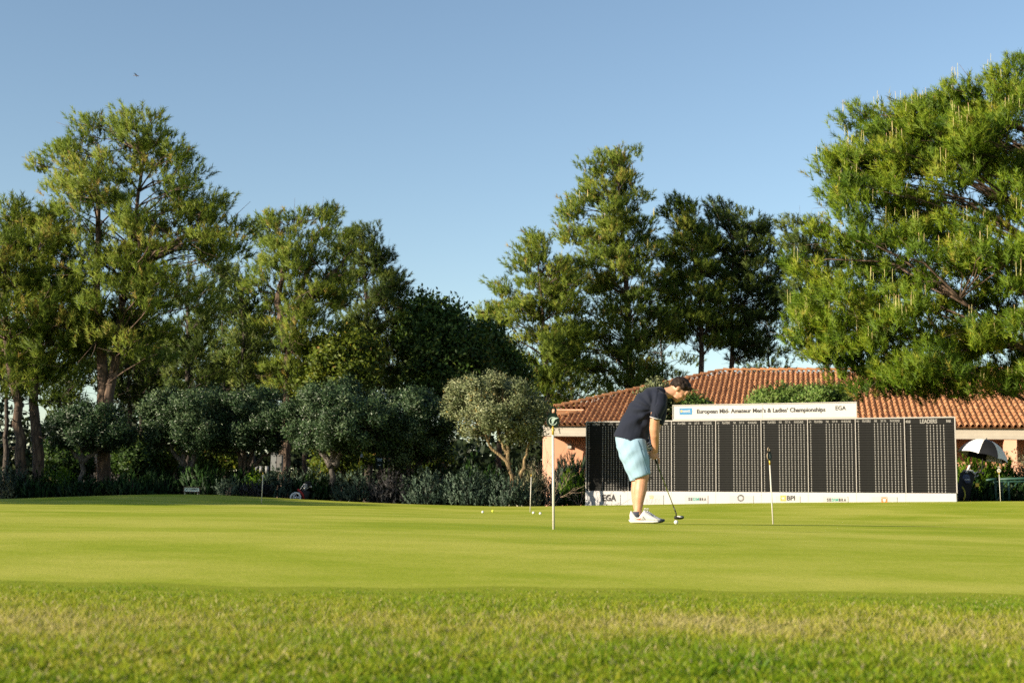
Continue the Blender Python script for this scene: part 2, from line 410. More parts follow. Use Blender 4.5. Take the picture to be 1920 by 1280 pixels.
def tilemat():
    m, nt, b = newmat('terracotta')
    at = N(nt, 'ShaderNodeAttribute', attribute_name='tint'); oi = N(nt, 'ShaderNodeObjectInfo'); tc = N(nt, 'ShaderNodeTexCoord')
    ad = N(nt, 'ShaderNodeMath', operation='ADD'); nt.links.new(at.outputs['Fac'], ad.inputs[0])
    n = noise(nt, 9, 5, .7, tc.outputs['Object']); n2 = noise(nt, .45, 3, .6, tc.outputs['Object'])
    mu = N(nt, 'ShaderNodeMath', operation='MULTIPLY_ADD'); mu.inputs[1].default_value = .7; mu.inputs[2].default_value = -.35
    nt.links.new(n.outputs[0], mu.inputs[0]); nt.links.new(mu.outputs[0], ad.inputs[1])
    r = ramp(nt, ad.outputs[0], [(.05, (.15, .078, .040)), (.35, (.34, .158, .072)), (.65, (.43, .212, .100)), (.9, (.49, .275, .145)), (1, (.46, .33, .21))])
    # lichen and soot towards the weathered parts
    n3 = noise(nt, 22, 4, .7, tc.outputs['Object']); lr = ramp(nt, n3.outputs[0], [(.56, (0, 0, 0)), (.70, (1, 1, 1))])
    mx = N(nt, 'ShaderNodeMixRGB'); mx.inputs[2].default_value = (.13, .105, .07, 1)
    g2 = N(nt, 'ShaderNodeMath', operation='MULTIPLY'); nt.links.new(lr.outputs[0], g2.inputs[0]); nt.links.new(n2.outputs[0], g2.inputs[1])
    nt.links.new(g2.outputs[0], mx.inputs[0]); nt.links.new(r.outputs[0], mx.inputs[1])
    nt.links.new(mx.outputs[0], b.inputs['Base Color']); b.inputs['Roughness'].default_value = .85; b.inputs['Specular IOR Level'].default_value = .2
    bp = N(nt, 'ShaderNodeBump'); bp.inputs['Strength'].default_value = .2; bp.inputs['Distance'].default_value = .02
    nt.links.new(n.outputs[0], bp.inputs['Height']); nt.links.new(bp.outputs[0], b.inputs['Normal'])
    return m
M['tile'] = tilemat()
TW, TE = .212, .43
# one tile: trough and barrel, tapering, with a thick lower lip; x across, y up the slope
pr = [(-.106, .030), (-.085, .004), (-.055, -.012), (-.022, .004), (-.006, .030), (.018, .066), (.050, .082), (.082, .066), (.106, .030)]
def tile_template():
    V = []; T = []
    n = len(pr)
    for (y, dz, sc) in ((0, .028, 1.04), (.50, -.004, .96)):
        for x, z in pr: V.append((x * sc, y, z * (1.05 if y == 0 else .9) + dz))
    for x, z in pr: V.append((x * 1.04, .004, z * 1.05 + .028 - .014))
    for i in range(n - 1):
        T += [(i, i + 1, n + i + 1), (i, n + i + 1, n + i), (2 * n + i, 2 * n + i + 1, i + 1), (2 * n + i, i + 1, i)]
    return np.array(V, float), np.array(T)
tv, tt = tile_template()
sl_ang = math.atan(SL); ROW = TE * cos(sl_ang)
roofM = MB()
# the deck under the tiles: front, back and left slopes, and the closed boards
Lr = RL
roofM.cur = 0
dk = lambda s, t, l=-.05: tuple((np.array([s, t, SL * t + l])))
roofM.add([dk(0, 0), dk(Lr, 0), dk(Lr, T_R), dk(s_r, T_R), dk(s_a, t_a)], [(0, 1, 2, 3, 4)])
tb = 2 * T_R
roofM.add([(Lr, T_R, SL * T_R - .05), (s_r, T_R, SL * T_R - .05), (s_a, tb - t_a, SL * t_a - .05), (0, tb, -.05), (Lr, tb, -.05)], [(0, 1, 2, 3, 4)])
roofM.add([dk(s_r, T_R), dk(s_a, t_a), (s_a, tb - t_a, SL * t_a - .05)], [(0, 1, 2)])
roofM.add([dk(s_a, t_a), dk(0, 0), (0, tb, -.05), (s_a, tb - t_a, SL * t_a - .05)], [(0, 1, 2, 3)])
roof = roofM.build('roof', M['tile'], club)
me = roof.data; a = me.attributes.new('tint', 'FLOAT', 'POINT'); a.data.foreach_set('value', np.full(len(me.vertices), .3, np.float32))
cols = []
def hip_t(s):      # upper limit of the slope at s (hip on the left, ridge beyond)
    if s >= s_r: return T_R
    if s > s_a: return t_a + (T_R - t_a) * (s - s_a) / (s_r - s_a)
    return 0
def low_t(s):
    if s < s_c: return max(0, t_c * s / max(s_c, .01))
    return t_c + (t_d - t_c) * min(1, (s - s_c) / (s_d - s_c))
near = []; rest = []
gT = np.random.default_rng(5)
for i in range(int(Lr / TW)):
    s = (i + .5) * TW
    spans = []
    if s < s_b:
        if s > s_a: spans.append((t_a, hip_t(s) - .05))
        spans.append((-.06, low_t(s) - .03))
    else: spans.append((-.06, hip_t(s) - .05))
    for a0, a1 in spans:
        t = a0
        while t < a1:
            rest.append((s + gT.normal(0, .004), t + gT.normal(0, .008), gT.normal(0, .02), gT.random())); t += ROW
# the 300 that show largest (clear of the pine and the shrubs) are parts of their own
def tpx(q):
    w = roof_pt(q[0], q[1]); d = w @ fw; return 960 + F * (w @ rt) / d, 640 - F * (w @ up) / d
scored = []
for q in rest:
    x, y = tpx(q); v = 0
    if 1055 < x < 1175 and y > 735 and y < 790: v = 2
    if 1300 < x < 1400 and y < 756: v = 2
    if 1610 < x < 1920 and 745 < y < 797: v = 3 - (x < 1790) * .2
    if y > (790 if x < 1100 or x > 1790 else 780): v -= .3
    scored.append((v + .1 * (x / 2000), q))
scored.sort(key=lambda z: -z[0])
single = [q for v, q in scored[:300]]; rest = [q for v, q in scored[300:]]
tmes = []
for k in range(6):
    me = npmesh('roof_tile', tv, tt, np.full(len(tv), .30 + .07 * k), smooth=False); me.materials.append(M['tile']); tmes.append(me)
for q in single:
    o = link('roof_tile', tmes[int(q[3] * 5.99)], roof)
    o.location = (q[0], q[1], SL * q[1]); o.rotation_euler = (sl_ang, 0, q[2])
Rm = np.array([[1, 0, 0], [0, cos(sl_ang), -sin(sl_ang)], [0, sin(sl_ang), cos(sl_ang)]])
VV = []; TT = []; tint = []
for k, q in enumerate(rest):
    c, s_ = cos(q[2]), sin(q[2]); Z = np.array([[c, -s_, 0], [s_, c, 0], [0, 0, 1]])
    VV.append(tv @ (Z @ Rm).T + np.array([q[0], q[1], SL * q[1]])); TT.append(tt + k * len(tv)); tint.append(np.full(len(tv), .30 + .36 * q[3]))
o = link('roof_tiles', npmesh('roof_tiles', np.concatenate(VV), np.concatenate(TT), np.concatenate(tint)), roof, M['tile']); o['kind'] = 'stuff'
# ridge and hip caps, one object each
def cap_mesh(k):
    V = []; n = 7
    for y, r, dz in ((0, .115, .03), (.03, .112, .03), (.44, .088, 0)):
        for j in range(n):
            an = pi * j / (n - 1) ; V.append((cos(an) * r, y, sin(an) * r + dz))
    for j in range(n):
        an = pi * j / (n - 1); V.append((cos(an) * .092, 0.002, sin(an) * .092 + .03))
    T = []
    for b_ in (0, n):
        T += [(b_ + j, b_ + j + 1, b_ + n + j + 1, b_ + n + j) for j in range(n - 1)]
    T += [(3 * n + j, 3 * n + j + 1, j + 1, j) for j in range(n - 1)]
    me = npmesh('ridge_tile', V, [t[::-1] for t in T], np.full(len(V), .28 + .11 * k), smooth=False); me.materials.append(M['tile']); return me
capm = [cap_mesh(k) for k in range(4)]
def caps(p0, p1, lift=.05):
    p0, p1 = Vector(p0), Vector(p1); L = (p1 - p0).length; n = int(L / .40); d = (p1 - p0) / L
    for k in range(n):
        o = link('ridge_tile', capm[random.randrange(4)], roof); o.location = p0 + d * (k * .40) + Vector((0, 0, lift))
        o.rotation_mode = 'QUATERNION'; o.rotation_quaternion = d.to_track_quat('Y', 'Z')
caps(dk(s_a, t_a, 0), dk(s_r, T_R, 0)); caps(dk(s_r, T_R, 0), dk(Lr, T_R, 0)); caps(dk(s_c, t_c, 0), dk(s_d, t_d, 0))
# boards between the two roof levels, gutter, soffit
MB().box(s_a - .1, s_b, t_a - .02, t_a + .10, SL * t_c, SL * t_a - .02).build('fascia_board', M['wall'], roof)
zg = EZ0 - GZ(EAV[0], EAV[1])        # eave height over the ground
g0 = -.16
gut = MB(); gut.box(-.10, Lr, .16, .26, g0 - .16, -.02); gut.cur = 1
gut.box(-.14, Lr, .06, .20, g0 - .30, g0 - .16); gut.box(-.10, Lr, .20, 1.2, g0 - .22, g0 - .165)
gut.build('gutter', [M['trim'], M['trim']], club)
bot = -zg - .3; top = g0 - .20
for s0, s1 in ((-.10, .28), (17.15, 17.58), (21.9, 22.3)):
    MB().box(s0, s1, .10, .48, bot, top - .1).build('pillar', M['wall'], club)
MB().box(-.10, Lr, .08, .46, top - .102, top - .0).build('lintel', M['trim'], club)
W = MB(); W.box(-.1, 1.5, 1.75, 2.0, bot, top + .2); W.box(2.45, Lr, 1.75, 2.0, bot, top + .2); W.box(1.5, 2.45, 1.75, 2.0, -1.0, top + .2)
W.box(-.1, .1, 2.0, tb - .4, bot, top + .2); W.box(.1, Lr, tb - .5, tb - .3, bot, top + .2); W.box(Lr - .2, Lr, 2.0, tb - .5, bot, top + .2)
W.build('wall', M['wall_in'], club)
MB().box(-.1, Lr, .46, 1.75, top + .0, top + .04).build('porch_ceiling', M['trim'], club)
MB().box(0, Lr, -.3, 2.2, bot, -zg + .02).build('porch_floor', M['trim'], club)
dr = MB(); dr.box(1.5, 2.45, 1.95, 2.0, bot, -1.0); d_ = dr.build('door', M['darkgap'], club)
df = MB(); df.box(1.38, 1.52, 1.60, 1.76, bot, -.82); df.box(2.43, 2.57, 1.60, 1.76, bot, -.82); df.box(1.52, 2.43, 1.60, 1.76, -1.0, -.82); df.build('door_frame', M['frame_grey'], club)
lm = MB(); lm.box(.62, .78, 1.62, 1.75, -.86, -.72); lm.cur = 1; lm.box(.58, .82, 1.56, 1.64, -.72, -.69); lm.build('wall_lamp', [M['trim'], M['slate']], club)
for s0 in (8.2, 12.8, 19.2):
    f = MB(); f.box(s0, s0 + 1.4, 1.70, 1.76, -1.9, -.75); f.build('window', M['frame_grey'], club)

# ------------------------------------------------------------------ scoreboard
BYAW = radians(21.7)
Bo = P(1100, 790, 36.5); BH = 2.34
board = thing('scoreboard', 'long black tournament scoreboard with white sponsor strip on the back of the green', 'scoreboard',
              (Bo.x, Bo.y, Bo.z - BH), (0, -.006, -BYAW))
M['white_board'] = plain('white_board', (.40, .395, .39), .6, .03, 2)
M['white_frame'] = plain('white_frame', (.30, .28, .26), .45, .06, 4)
M['slat'] = plain('black_slat', (.008, .008, .0076), .6, .25, 3, spec=.12)
M['gapblack'] = plain('board_back', (.008, .008, .008), .8)
M['tick'] = plain('white_print', (.22, .21, .195), .6, .1, 20)
M['ink'] = plain('dark_ink', (.014, .012, .014), .6)
M['plate'] = plain('sponsor_plate', (.37, .36, .35), .5, .03, 2)
M['teal'] = plain('teal_ink', (.02, .22, .17), .6); M['gold'] = plain('gold_ink', (.50, .33, .13), .6)
M['orange_sq'] = plain('orange_print', (.80, .28, .06), .6); M['red_sq'] = plain('red_orange_print', (.72, .13, .03), .6)
M['logo_blue'] = plain('blue_print', (.02, .16, .34), .6); M['grey_ink'] = plain('grey_ink', (.33, .33, .33), .6)
PW = 1.22; Z0 = .42; ZT = BH - .04
def slat_mesh(w, h, fr, name='score_slat'):
    b = MB(); b.box(0, w, 0, .014, 0, h); b.cur = 1
    for f in fr:
        x = f * PW - .045; b.add([(x - .0085, -.003, .006), (x + .0085, -.003, .006), (x + .0085, -.003, h - .006), (x - .0085, -.003, h - .006)], [(0, 1, 2, 3)])
    me = b.mesh(name); me.materials.append(M['slat']); me.materials.append(M['tick']); return me
frs = [.07, .40, .465, .532, .60, .662, .73, .80, .862, .928]
frL = [.13, .458, .524, .589, .656, .722, .788]
H0 = .095; rowsN = 28; rp = (ZT - Z0 - H0) / rowsN
sm = slat_mesh(PW - .06, rp - .009, frs)
H1 = .15; rowsL = 26; rpL = (ZT - Z0 - H1) / rowsL
smL = slat_mesh(PW - .06, rpL - .009, frL)
fm = MB()
fm.box(0, .03, -.03, .05, Z0, BH); fm.box(PW - .03 + .03, PW + .03 - .03 + .001, -.03, .05, Z0, BH)
R0 = (pi / 2, 0, 0)
for k in range(8):
    p = MB(); p.box(0, PW, .03, .05, Z0, BH)
    pan = p.build('score_panel', M['gapblack'], board, (k * PW, 0, 0))
    f = MB(); f.box(0, .020, -.025, .03, Z0, BH); f.box(.020, PW, -.025, .03, ZT + .010, BH)
    if k == 7: f.box(PW, PW + .028, -.025, .05, Z0, BH)
    f.build('panel_frame', M['white_frame'], pan)
    if k < 7:
        for r in range(rowsN):
            o = link('score_slat', sm, pan); o.location = (.045, .004 + random.uniform(-.002, .002), Z0 + .006 + r * rp)
        hz = ZT - .05
        hb = MB(); hb.box(.045, PW - .02, .006, .02, ZT - H0 + .012, ZT); hb.build('header_slat', M['slat'], pan)
        for body, f0, f1, hh in (('NO', .035, .085, .05), ('PLAYERS', .15, .32, .066), ('PAR', .395, .455, .062), ('OUT', .525, .585, .062), ('IN', .605, .635, .062), ('IN ROUND', .72, .915, .066)):
            text('header_text', body, hh * 1.25, M['tick'], pan, ((f0 + f1) / 2 * PW, .003, hz), R0, bold=.002, width=(f1 - f0) * PW)
    else:
        for r in range(rowsL):
            o = link('score_slat', smL, pan); o.location = (.045, .004 + random.uniform(-.002, .002), Z0 + .006 + r * rpL)
        hb = MB(); hb.box(.045, PW - .02, .006, .02, ZT - H1 + .012, ZT); hb.build('header_slat', M['slat'], pan)
        for body, f0, f1, hh in (('HOLE', .02, .13, .07), ('LEADERS', .32, .66, .115), ('PAR', .84, .935, .07)):
            text('header_text', body, hh * 1.25, M['tick'], pan, ((f0 + f1) / 2 * PW, .003, ZT - .075), R0, bold=.004, width=(f1 - f0) * PW)
    st = MB(); st.box(0 if k == 0 else .002, PW - .002, -.02, .05, -.45, Z0 - .004)
    bs = st.build('sponsor_strip', M['white_board'], board, (k * PW, 0, 0))
    zc = Z0 - .23
    if k < 7:
        pl = MB(); pl.box(.30, .92, -.028, -.021, Z0 - .62, Z0 - .10); pl.build('sponsor_plate', M['plate'], bs)
        ln = MB(); ln.box(.922, .936, -.034, -.021, Z0 - .62, Z0 - .10); ln.build('plate_edge', M['grey_ink'] if k in (0, 1, 2, 5, 6) else M['plate'], bs)
    yy = -.031
    if k == 0:
        text('sponsor_text', 'EGA', .235, M['ink'], bs, (.61, yy, zc + .03), R0, bold=.010, width=.40)
        ln = MB(); ln.box(.42, .80, yy, yy + .002, zc - .125, zc - .117); ln.build('sponsor_line', M['grey_ink'], bs)
    elif k == 1:
        text('sponsor_text', 'ROLEX', .20, M['grey_ink'], bs, (.63, yy, zc - .05), R0, bold=.004, width=.41)
        cr = MB(); cz = zc + .03
        cr.prism([(.55, cz), (.65, cz), (.655, cz + .02), (.545, cz + .02)], yy, yy + .003)
        for dx in (-.055, -.028, 0, .028, .055):
            hx = .60 + dx; hh = .085 - abs(dx) * .35
            cr.prism([(.60 + dx * .75 - .008, cz + .02), (.60 + dx * .75 + .008, cz + .02), (hx + .003, cz + hh), (hx - .003, cz + hh)], yy, yy + .003)
            cr.ell((hx, yy + .002, cz + hh + .008), ((.009, 0, 0), (0, .003, 0), (0, 0, .009)), 8, 5)
        cr.build('crown_emblem', M['gold'], bs)
    elif k in (2, 5):
        xs = .40
        for ch, wd, mt in (('S', .052, 'ink'), ('E', .050, 'ink'), ('S', .052, 'teal'), ('!', .018, 'teal'), ('M', .070, 'teal'), ('8', .050, 'ink'), ('R', .052, 'ink'), ('A', .060, 'ink')):
            text('sponsor_letter', ch, .105, M[mt], bs, (xs + wd / 2, yy, zc + (.02 if k == 2 else .035)), R0, bold=.004, width=wd); xs += wd + .012
    elif k == 3:
        rg = MB()
        for q in range(14):
            a0 = 2 * pi * q / 14; a1 = a0 + 2 * pi / 14 * .68; c0, cz = .60, zc + .065
            rg.prism([(c0 + cos(t) * r_, cz + sin(t) * r_) for t, r_ in ((a0, .055), (a1, .055), (a1, .094), (a0, .094))], yy, yy + .003)
        rg.build('ring_emblem', M['ink'], bs)
    elif k == 4:
        sq = MB(); c0, cz = .50, zc + .07; sq.box(c0 - .075, c0 + .075, yy, yy + .003, cz - .075, cz + .075); sq.cur = 1
        pts = []
        for q in range(10):
            an = pi / 2 + 2 * pi * q / 10 + .25; r_ = .058 if q % 2 == 0 else .02; pts.append((c0 + cos(an) * r_, cz + sin(an) * r_))
        sq.prism(pts, yy - .003, yy - .0005); sq.build('star_emblem', [M['orange_sq'], M['white_board']], bs)
        text('sponsor_text', 'BPI', .165, M['ink'], bs, (.70, yy, cz), R0, bold=.005, width=.21)
    elif k == 6:
        sq = MB(); c0, cz = .62, zc + .045; sq.box(c0 - .075, c0 + .075, yy, yy + .003, cz - .09, cz + .075); sq.cur = 1
        sq.prism([(c0 - .036, cz + .042), (c0 + .036, cz + .042), (c0 + .036, cz - .02), (c0, cz - .055), (c0 - .036, cz - .02)], yy - .003, yy - .0005)
        for dx in (-.055, .055): sq.box(c0 + dx - .010, c0 + dx + .010, yy - .003, yy - .0005, cz + .035, cz + .06)
        sq.build('shield_emblem', [M['red_sq'], M['white_board']], bs)
for o in list(bpy.data.objects):
    if o.parent and o.parent.name.startswith('sponsor_strip'): o.location.x += .074
# the header sign over panels three to six
hs = MB(); x0, x1 = 2.05 * PW, 6.03 * PW; hz0, hz1 = BH + .03, BH + .395
hs.box(x0, x1, .0, .04, hz0, hz1)
hd = hs.build('header_sign', M['white_board'], board)
hf = MB(); hf.box(x0 - .02, x1 + .02, -.02, .05, hz1, hz1 + .025); hf.box(x0 - .02, x1 + .02, -.02, .05, hz0 - .03, hz0)
hf.box(x0 - .022, x0, -.018, .048, hz0, hz1); hf.box(x1, x1 + .022, -.018, .048, hz0, hz1); hf.box((x0 + x1) / 2 - .004, (x0 + x1) / 2 + .004, -.004, 0, hz0, hz1)
hf.build('sign_frame', M['white_frame'], hd)
hc = (hz0 + hz1) / 2
text('sign_text', "European Mid- Amateur Men\u2019s & Ladies\u2019 Championships", .155, M['ink'], hd, (x0 + 2.36, -.006, hc + .015), R0, bold=.0045, width=3.42)
text('sign_text', 'EGA', .15, M['ink'], hd, (x0 + 4.46, -.006, hc + .045), R0, bold=.003, width=.27)
lg = MB(); lg.box(x0 + .17, x0 + .52, -.006, -.001, hc - .06, hc + .115); lg.cur = 1
lg.box(x0 + .20, x0 + .25, -.009, -.0062, hc + .0, hc + .068); lg.cur = 2
lg.box(x0 + .26, x0 + .48, -.009, -.0062, hc + .0, hc + .012)
for q in range(9): lg.box(x0 + .26 + q * .023, x0 + .276 + q * .023, -.009, -.0062, hc + .022, hc + .056 + (.012 if q in (7, 8) else 0))
lg.build('blue_emblem', [M['logo_blue'], M['gold'], M['white_board']], hd)
for k in range(9):
    p = MB(); p.box(-.02, .03, .055, .10, -.6, BH - .02); p.build('support_post', M['white_frame'], board, (k * PW * .997 + .02, 0, 0))
# ------------------------------------------------------------------ vegetation
def unit(a): return a / (np.linalg.norm(a, axis=-1, keepdims=True) + 1e-9)
def needles(C, A, K, L, W, spread, along, g, tint, tj=.12):
    """K thin needles round each tuft: C tuft bases, A tuft axes"""
    n = len(C); r = unit(g.standard_normal((n, K, 3)))
    a = A[:, None, :]
    perp = unit(r - a * (r * a).sum(-1, keepdims=True))
    sp = spread * (.35 + .65 * g.random((n, K, 1)))
    d = unit(a * (1 - .35 * sp) + perp * sp)
    base = C[:, None, :] + a * (along * g.random((n, K, 1)))
    ln = (np.asarray(L).reshape(-1, 1, 1) if np.ndim(L) else L) * (.7 + .5 * g.random((n, K, 1)))
    w = unit(np.cross(d, unit(g.standard_normal((n, K, 3))))) * W * (.7 + .6 * g.random((n, K, 1)))
    V = np.stack([base - w, base + w, base + d * ln], 2).reshape(-1, 3)
    T = np.arange(len(V)).reshape(-1, 3)
    t = np.clip(tint[:, None] + tj * g.standard_normal((n, K)), 0, 1).repeat(3, axis=1).ravel()
    return V, T, t
def leaves(C, K, R, L, W, g, tint, upb=.4, tj=.15):
    """K leaf blades (diamonds) scattered about each point"""
    n = len(C)
    p = C[:, None, :] + g.standard_normal((n, K, 3)) * R
    d = unit(g.standard_normal((n, K, 3)) + np.array([0, 0, upb]))
    w = unit(np.cross(d, unit(g.standard_normal((n, K, 3))))) * W * (.7 + .6 * g.random((n, K, 1)))
    ln = L * (.7 + .6 * g.random((n, K, 1)))
    V = np.stack([p, p + d * ln * .5 + w, p + d * ln, p + d * ln * .5 - w], 2).reshape(-1, 3)
    k = np.arange(n * K)[:, None] * 4
    T = np.concatenate([k + np.array([[0, 1, 2]]), k + np.array([[0, 2, 3]])])
    t = np.clip(tint[:, None] + tj * g.standard_normal((n, K)), 0, 1).repeat(4, axis=1).ravel()
    return V, T, t
def interp_path(pts, n):
    pts = np.array(pts, float); s = np.concatenate([[0], np.cumsum(np.linalg.norm(np.diff(pts, axis=0), axis=1))])
    q = np.linspace(0, s[-1], n); return np.stack([np.interp(q, s, pts[:, k]) for k in range(3)], 1)
def smoothpath(pts, n):
    p = interp_path(pts, n)
    for _ in range(max(1, n // 6)): p[1:-1] = .25 * p[:-2] + .5 * p[1:-1] + .25 * p[2:]
    return p
def limb(mb, pts, r0, r1, n=6):
    k = len(pts); mb.tube([Vector(p) for p in pts], [r0 + (r1 - r0) * (i / (k - 1)) ** .8 for i in range(k)], n)
def outline_at(out, y):
    ys = [o[0] for o in out]
    return np.interp(y, ys, [o[1] for o in out]), np.interp(y, ys, [o[2] for o in out])

def crown_points(out, d, n, g, depth=1.0, edge=.45, yjit=4):
    """n clump centres inside a crown given by pixel outline rows (y, xmin, xmax) at distance d"""
    ys = np.array([o[0] for o in out], float); w = np.array([o[2] - o[1] for o in out], float)
    yy = np.linspace(ys[0], ys[-1], 200); ww = np.interp(yy, ys, w); cdf = np.cumsum(ww ** 1.5 + 20); cdf /= cdf[-1]
    wmed = np.median(w)
    pts = []
    # stratified heights keep the clumps evenly spread
    for k in range(n):
        y = np.interp((k + g.random()) / n, cdf, yy) + g.normal(0, yjit)
        a, b = outline_at(out, np.clip(y, ys[0], ys[-1]))
        th = g.random() * 2 * pi; r = edge + (1 - edge) * g.random() ** .6
        if g.random() < .25: r *= g.random()
        x = (a + b) / 2 + cos(th) * r * (b - a) / 2
        q = P(x, y, d); hw = (b - a) / 2 / F * d
        dy = sin(th) * r * min(hw, wmed / F * d * .62) * depth
        # same direction as seen, moved in depth
        pts.append((q.x * (1 + dy / d), d + dy, q.z * (1 + dy / d)))
    return np.array(pts)

def pine(label, d, trunks, out, n, mat, group, tufts=26, K=18, L=.25, W=.0155, rc=.62, r0=.22, depth=1.0, bark='bark', seed=1, edge=.42, dead=10, limbp=.85, r2=.72, name='pine_tree', shoots=None, extra=(), tlo=.28):
    g = np.random.default_rng(seed); n = int(n * 1.12)
    b0 = base_at(trunks[0][0][0], d) if trunks[0][0][1] is None else P(*trunks[0][0], d)
    root = thing(name, label, 'pine tree', b0, (0, 0, 0), group)
    off = np.array(b0)
    mb = MB(); paths = []
    for i, tr in enumerate(trunks):
        pts = [np.array(b0 - Vector((0, 0, .15))) if (k == 0 and i == 0 and p[1] is None) else np.array(P(p[0], p[1], d + (p[2] if len(p) > 2 else 0))) for k, p in enumerate(tr)]
        pp = smoothpath(pts, 16); pp[1:-1] += g.normal(0, .03, pp[1:-1].shape); paths.append(pp)
        rr = r0 if i == 0 else r0 * r2
        k = len(pp)
        mb.tube([Vector(p - off) for p in pp], [rr * (1.25 if j == 0 and i == 0 else 1) * (1 - .82 * (j / (k - 1)) ** 1.1) for j in range(k)], 10)
    link('trunk', mb.mesh('trunk'), root, M[bark])
    C = np.concatenate([crown_points(out, d, n, g, depth, edge)] + [crown_points(o_, d, n_, g, depth, edge) for o_, n_ in extra])
    br = MB(); allp = np.concatenate(paths)
    scale = rc / .55
    for c in C:
        # limbs leave the trunk below their clump and rise towards it
        hd = np.linalg.norm(allp[:, :2] - c[:2], axis=1)
        want = c[2] - .30 * hd - .2
        k = np.argmin(np.abs(allp[:, 2] - want) + .25 * hd); s = allp[k]
        if g.random() < limbp:
            m1 = s * .55 + c * .45 + np.array([0, 0, .10 * hd[k]]) + g.normal(0, .08 * scale, 3)
            ln = np.linalg.norm(c - s)
            pts = [s, s * .75 + m1 * .25 + np.array([0, 0, .02]), m1, c * .6 + m1 * .4 + g.normal(0, .05, 3), c]
            limb(br, [p - off for p in pts], .012 + min(.045, .010 * ln), .008, 5)
            for q in range(2):
                e = c + g.normal(0, rc * .6, 3); limb(br, [pts[3] - off, (pts[3] + e) / 2 - off + g.normal(0, .05, 3), e - off], .012, .004, 4)
    for q in range(dead):   # bare dead limbs under the crown
        pth = paths[g.integers(len(paths))]; s = pth[g.integers(4, 11)]; an = g.random() * 2 * pi; ln = .5 + 1.2 * g.random()
        e = s + np.array([cos(an), sin(an), -.05 + .3 * g.random()]) * ln
        limb(br, [s - off, (s + e) / 2 - off + g.normal(0, .08, 3), e - off], .022, .006, 4)
    link('branches', br.mesh('branches'), root, M[bark])['kind'] = 'stuff'
    # each clump is a pad of upright brushes: shoots with needles all along them
    nb = max(5, int(tufts * .98)); T_ = (nb * (.7 + .6 * g.random(len(C)))).astype(int)
    cc = np.repeat(C, T_, axis=0); m = len(cc)
    sz = np.repeat(.7 + .6 * g.random(len(C)), T_)[:, None]
    o3 = unit(g.standard_normal((m, 3))) * (g.random((m, 1)) ** .45)
    offs = o3 * np.array([rc * 1.0, rc * 1.0, rc * .52]) * sz
    pos = cc + offs - off
    tc_ = np.array([C[:, 0].mean(), C[:, 1].mean(), 0]); rad = unit((cc - tc_) * np.array([1, 1, 0]))
    ax = unit(o3 * np.array([.7, .7, .25]) + rad * .35 + np.array([0, 0, .85]) + g.normal(0, .22, (m, 3)))
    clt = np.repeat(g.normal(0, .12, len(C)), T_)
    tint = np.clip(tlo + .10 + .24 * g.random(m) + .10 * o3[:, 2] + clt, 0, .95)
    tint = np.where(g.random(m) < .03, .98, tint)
    kk = int(K * 1.5)
    V, T, t = needles(pos - ax * L * .5, ax, kk, L * .74, W * .72, .95, L * 1.08, g, tint)
    nn = unit(o3 * .75 + rad * .38 + np.array([0, 0, .22]))
    nn = unit(np.repeat(nn, kk * 3, axis=0) + np.repeat(g.normal(0, .32, (m * kk, 3)), 3, axis=0))
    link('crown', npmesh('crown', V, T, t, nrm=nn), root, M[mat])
    if shoots:   # pale upright candles of the new growth
        ns, h0, h1, rad = shoots
        top = np.where((pos[:, 2] - (cc - off)[:, 2] > .15 * rc) & (g.random(m) < ns))[0]
        sm_ = MB(); tn = []
        for k in top:
            for q in range(g.integers(1, 4)):
                p = pos[k] + g.normal(0, .06, 3) + np.array([0, 0, .05]); h = h0 + (h1 - h0) * g.random()
                e = p + np.array([g.normal(0, .05) * h, g.normal(0, .05) * h, h])
                a = len(sm_.v); sm_.tube([p, e], [rad, rad * .6], 3, True, False); tn += [0.15] * 3 + [.55 + .5 * g.random()] * 3
        me = sm_.mesh('shoots'); at = me.attributes.new('tint', 'FLOAT', 'POINT'); at.data.foreach_set('value', np.array(tn, np.float32))
        link('shoots', me, root, M['shoot'])['kind'] = 'stuff'
    return root

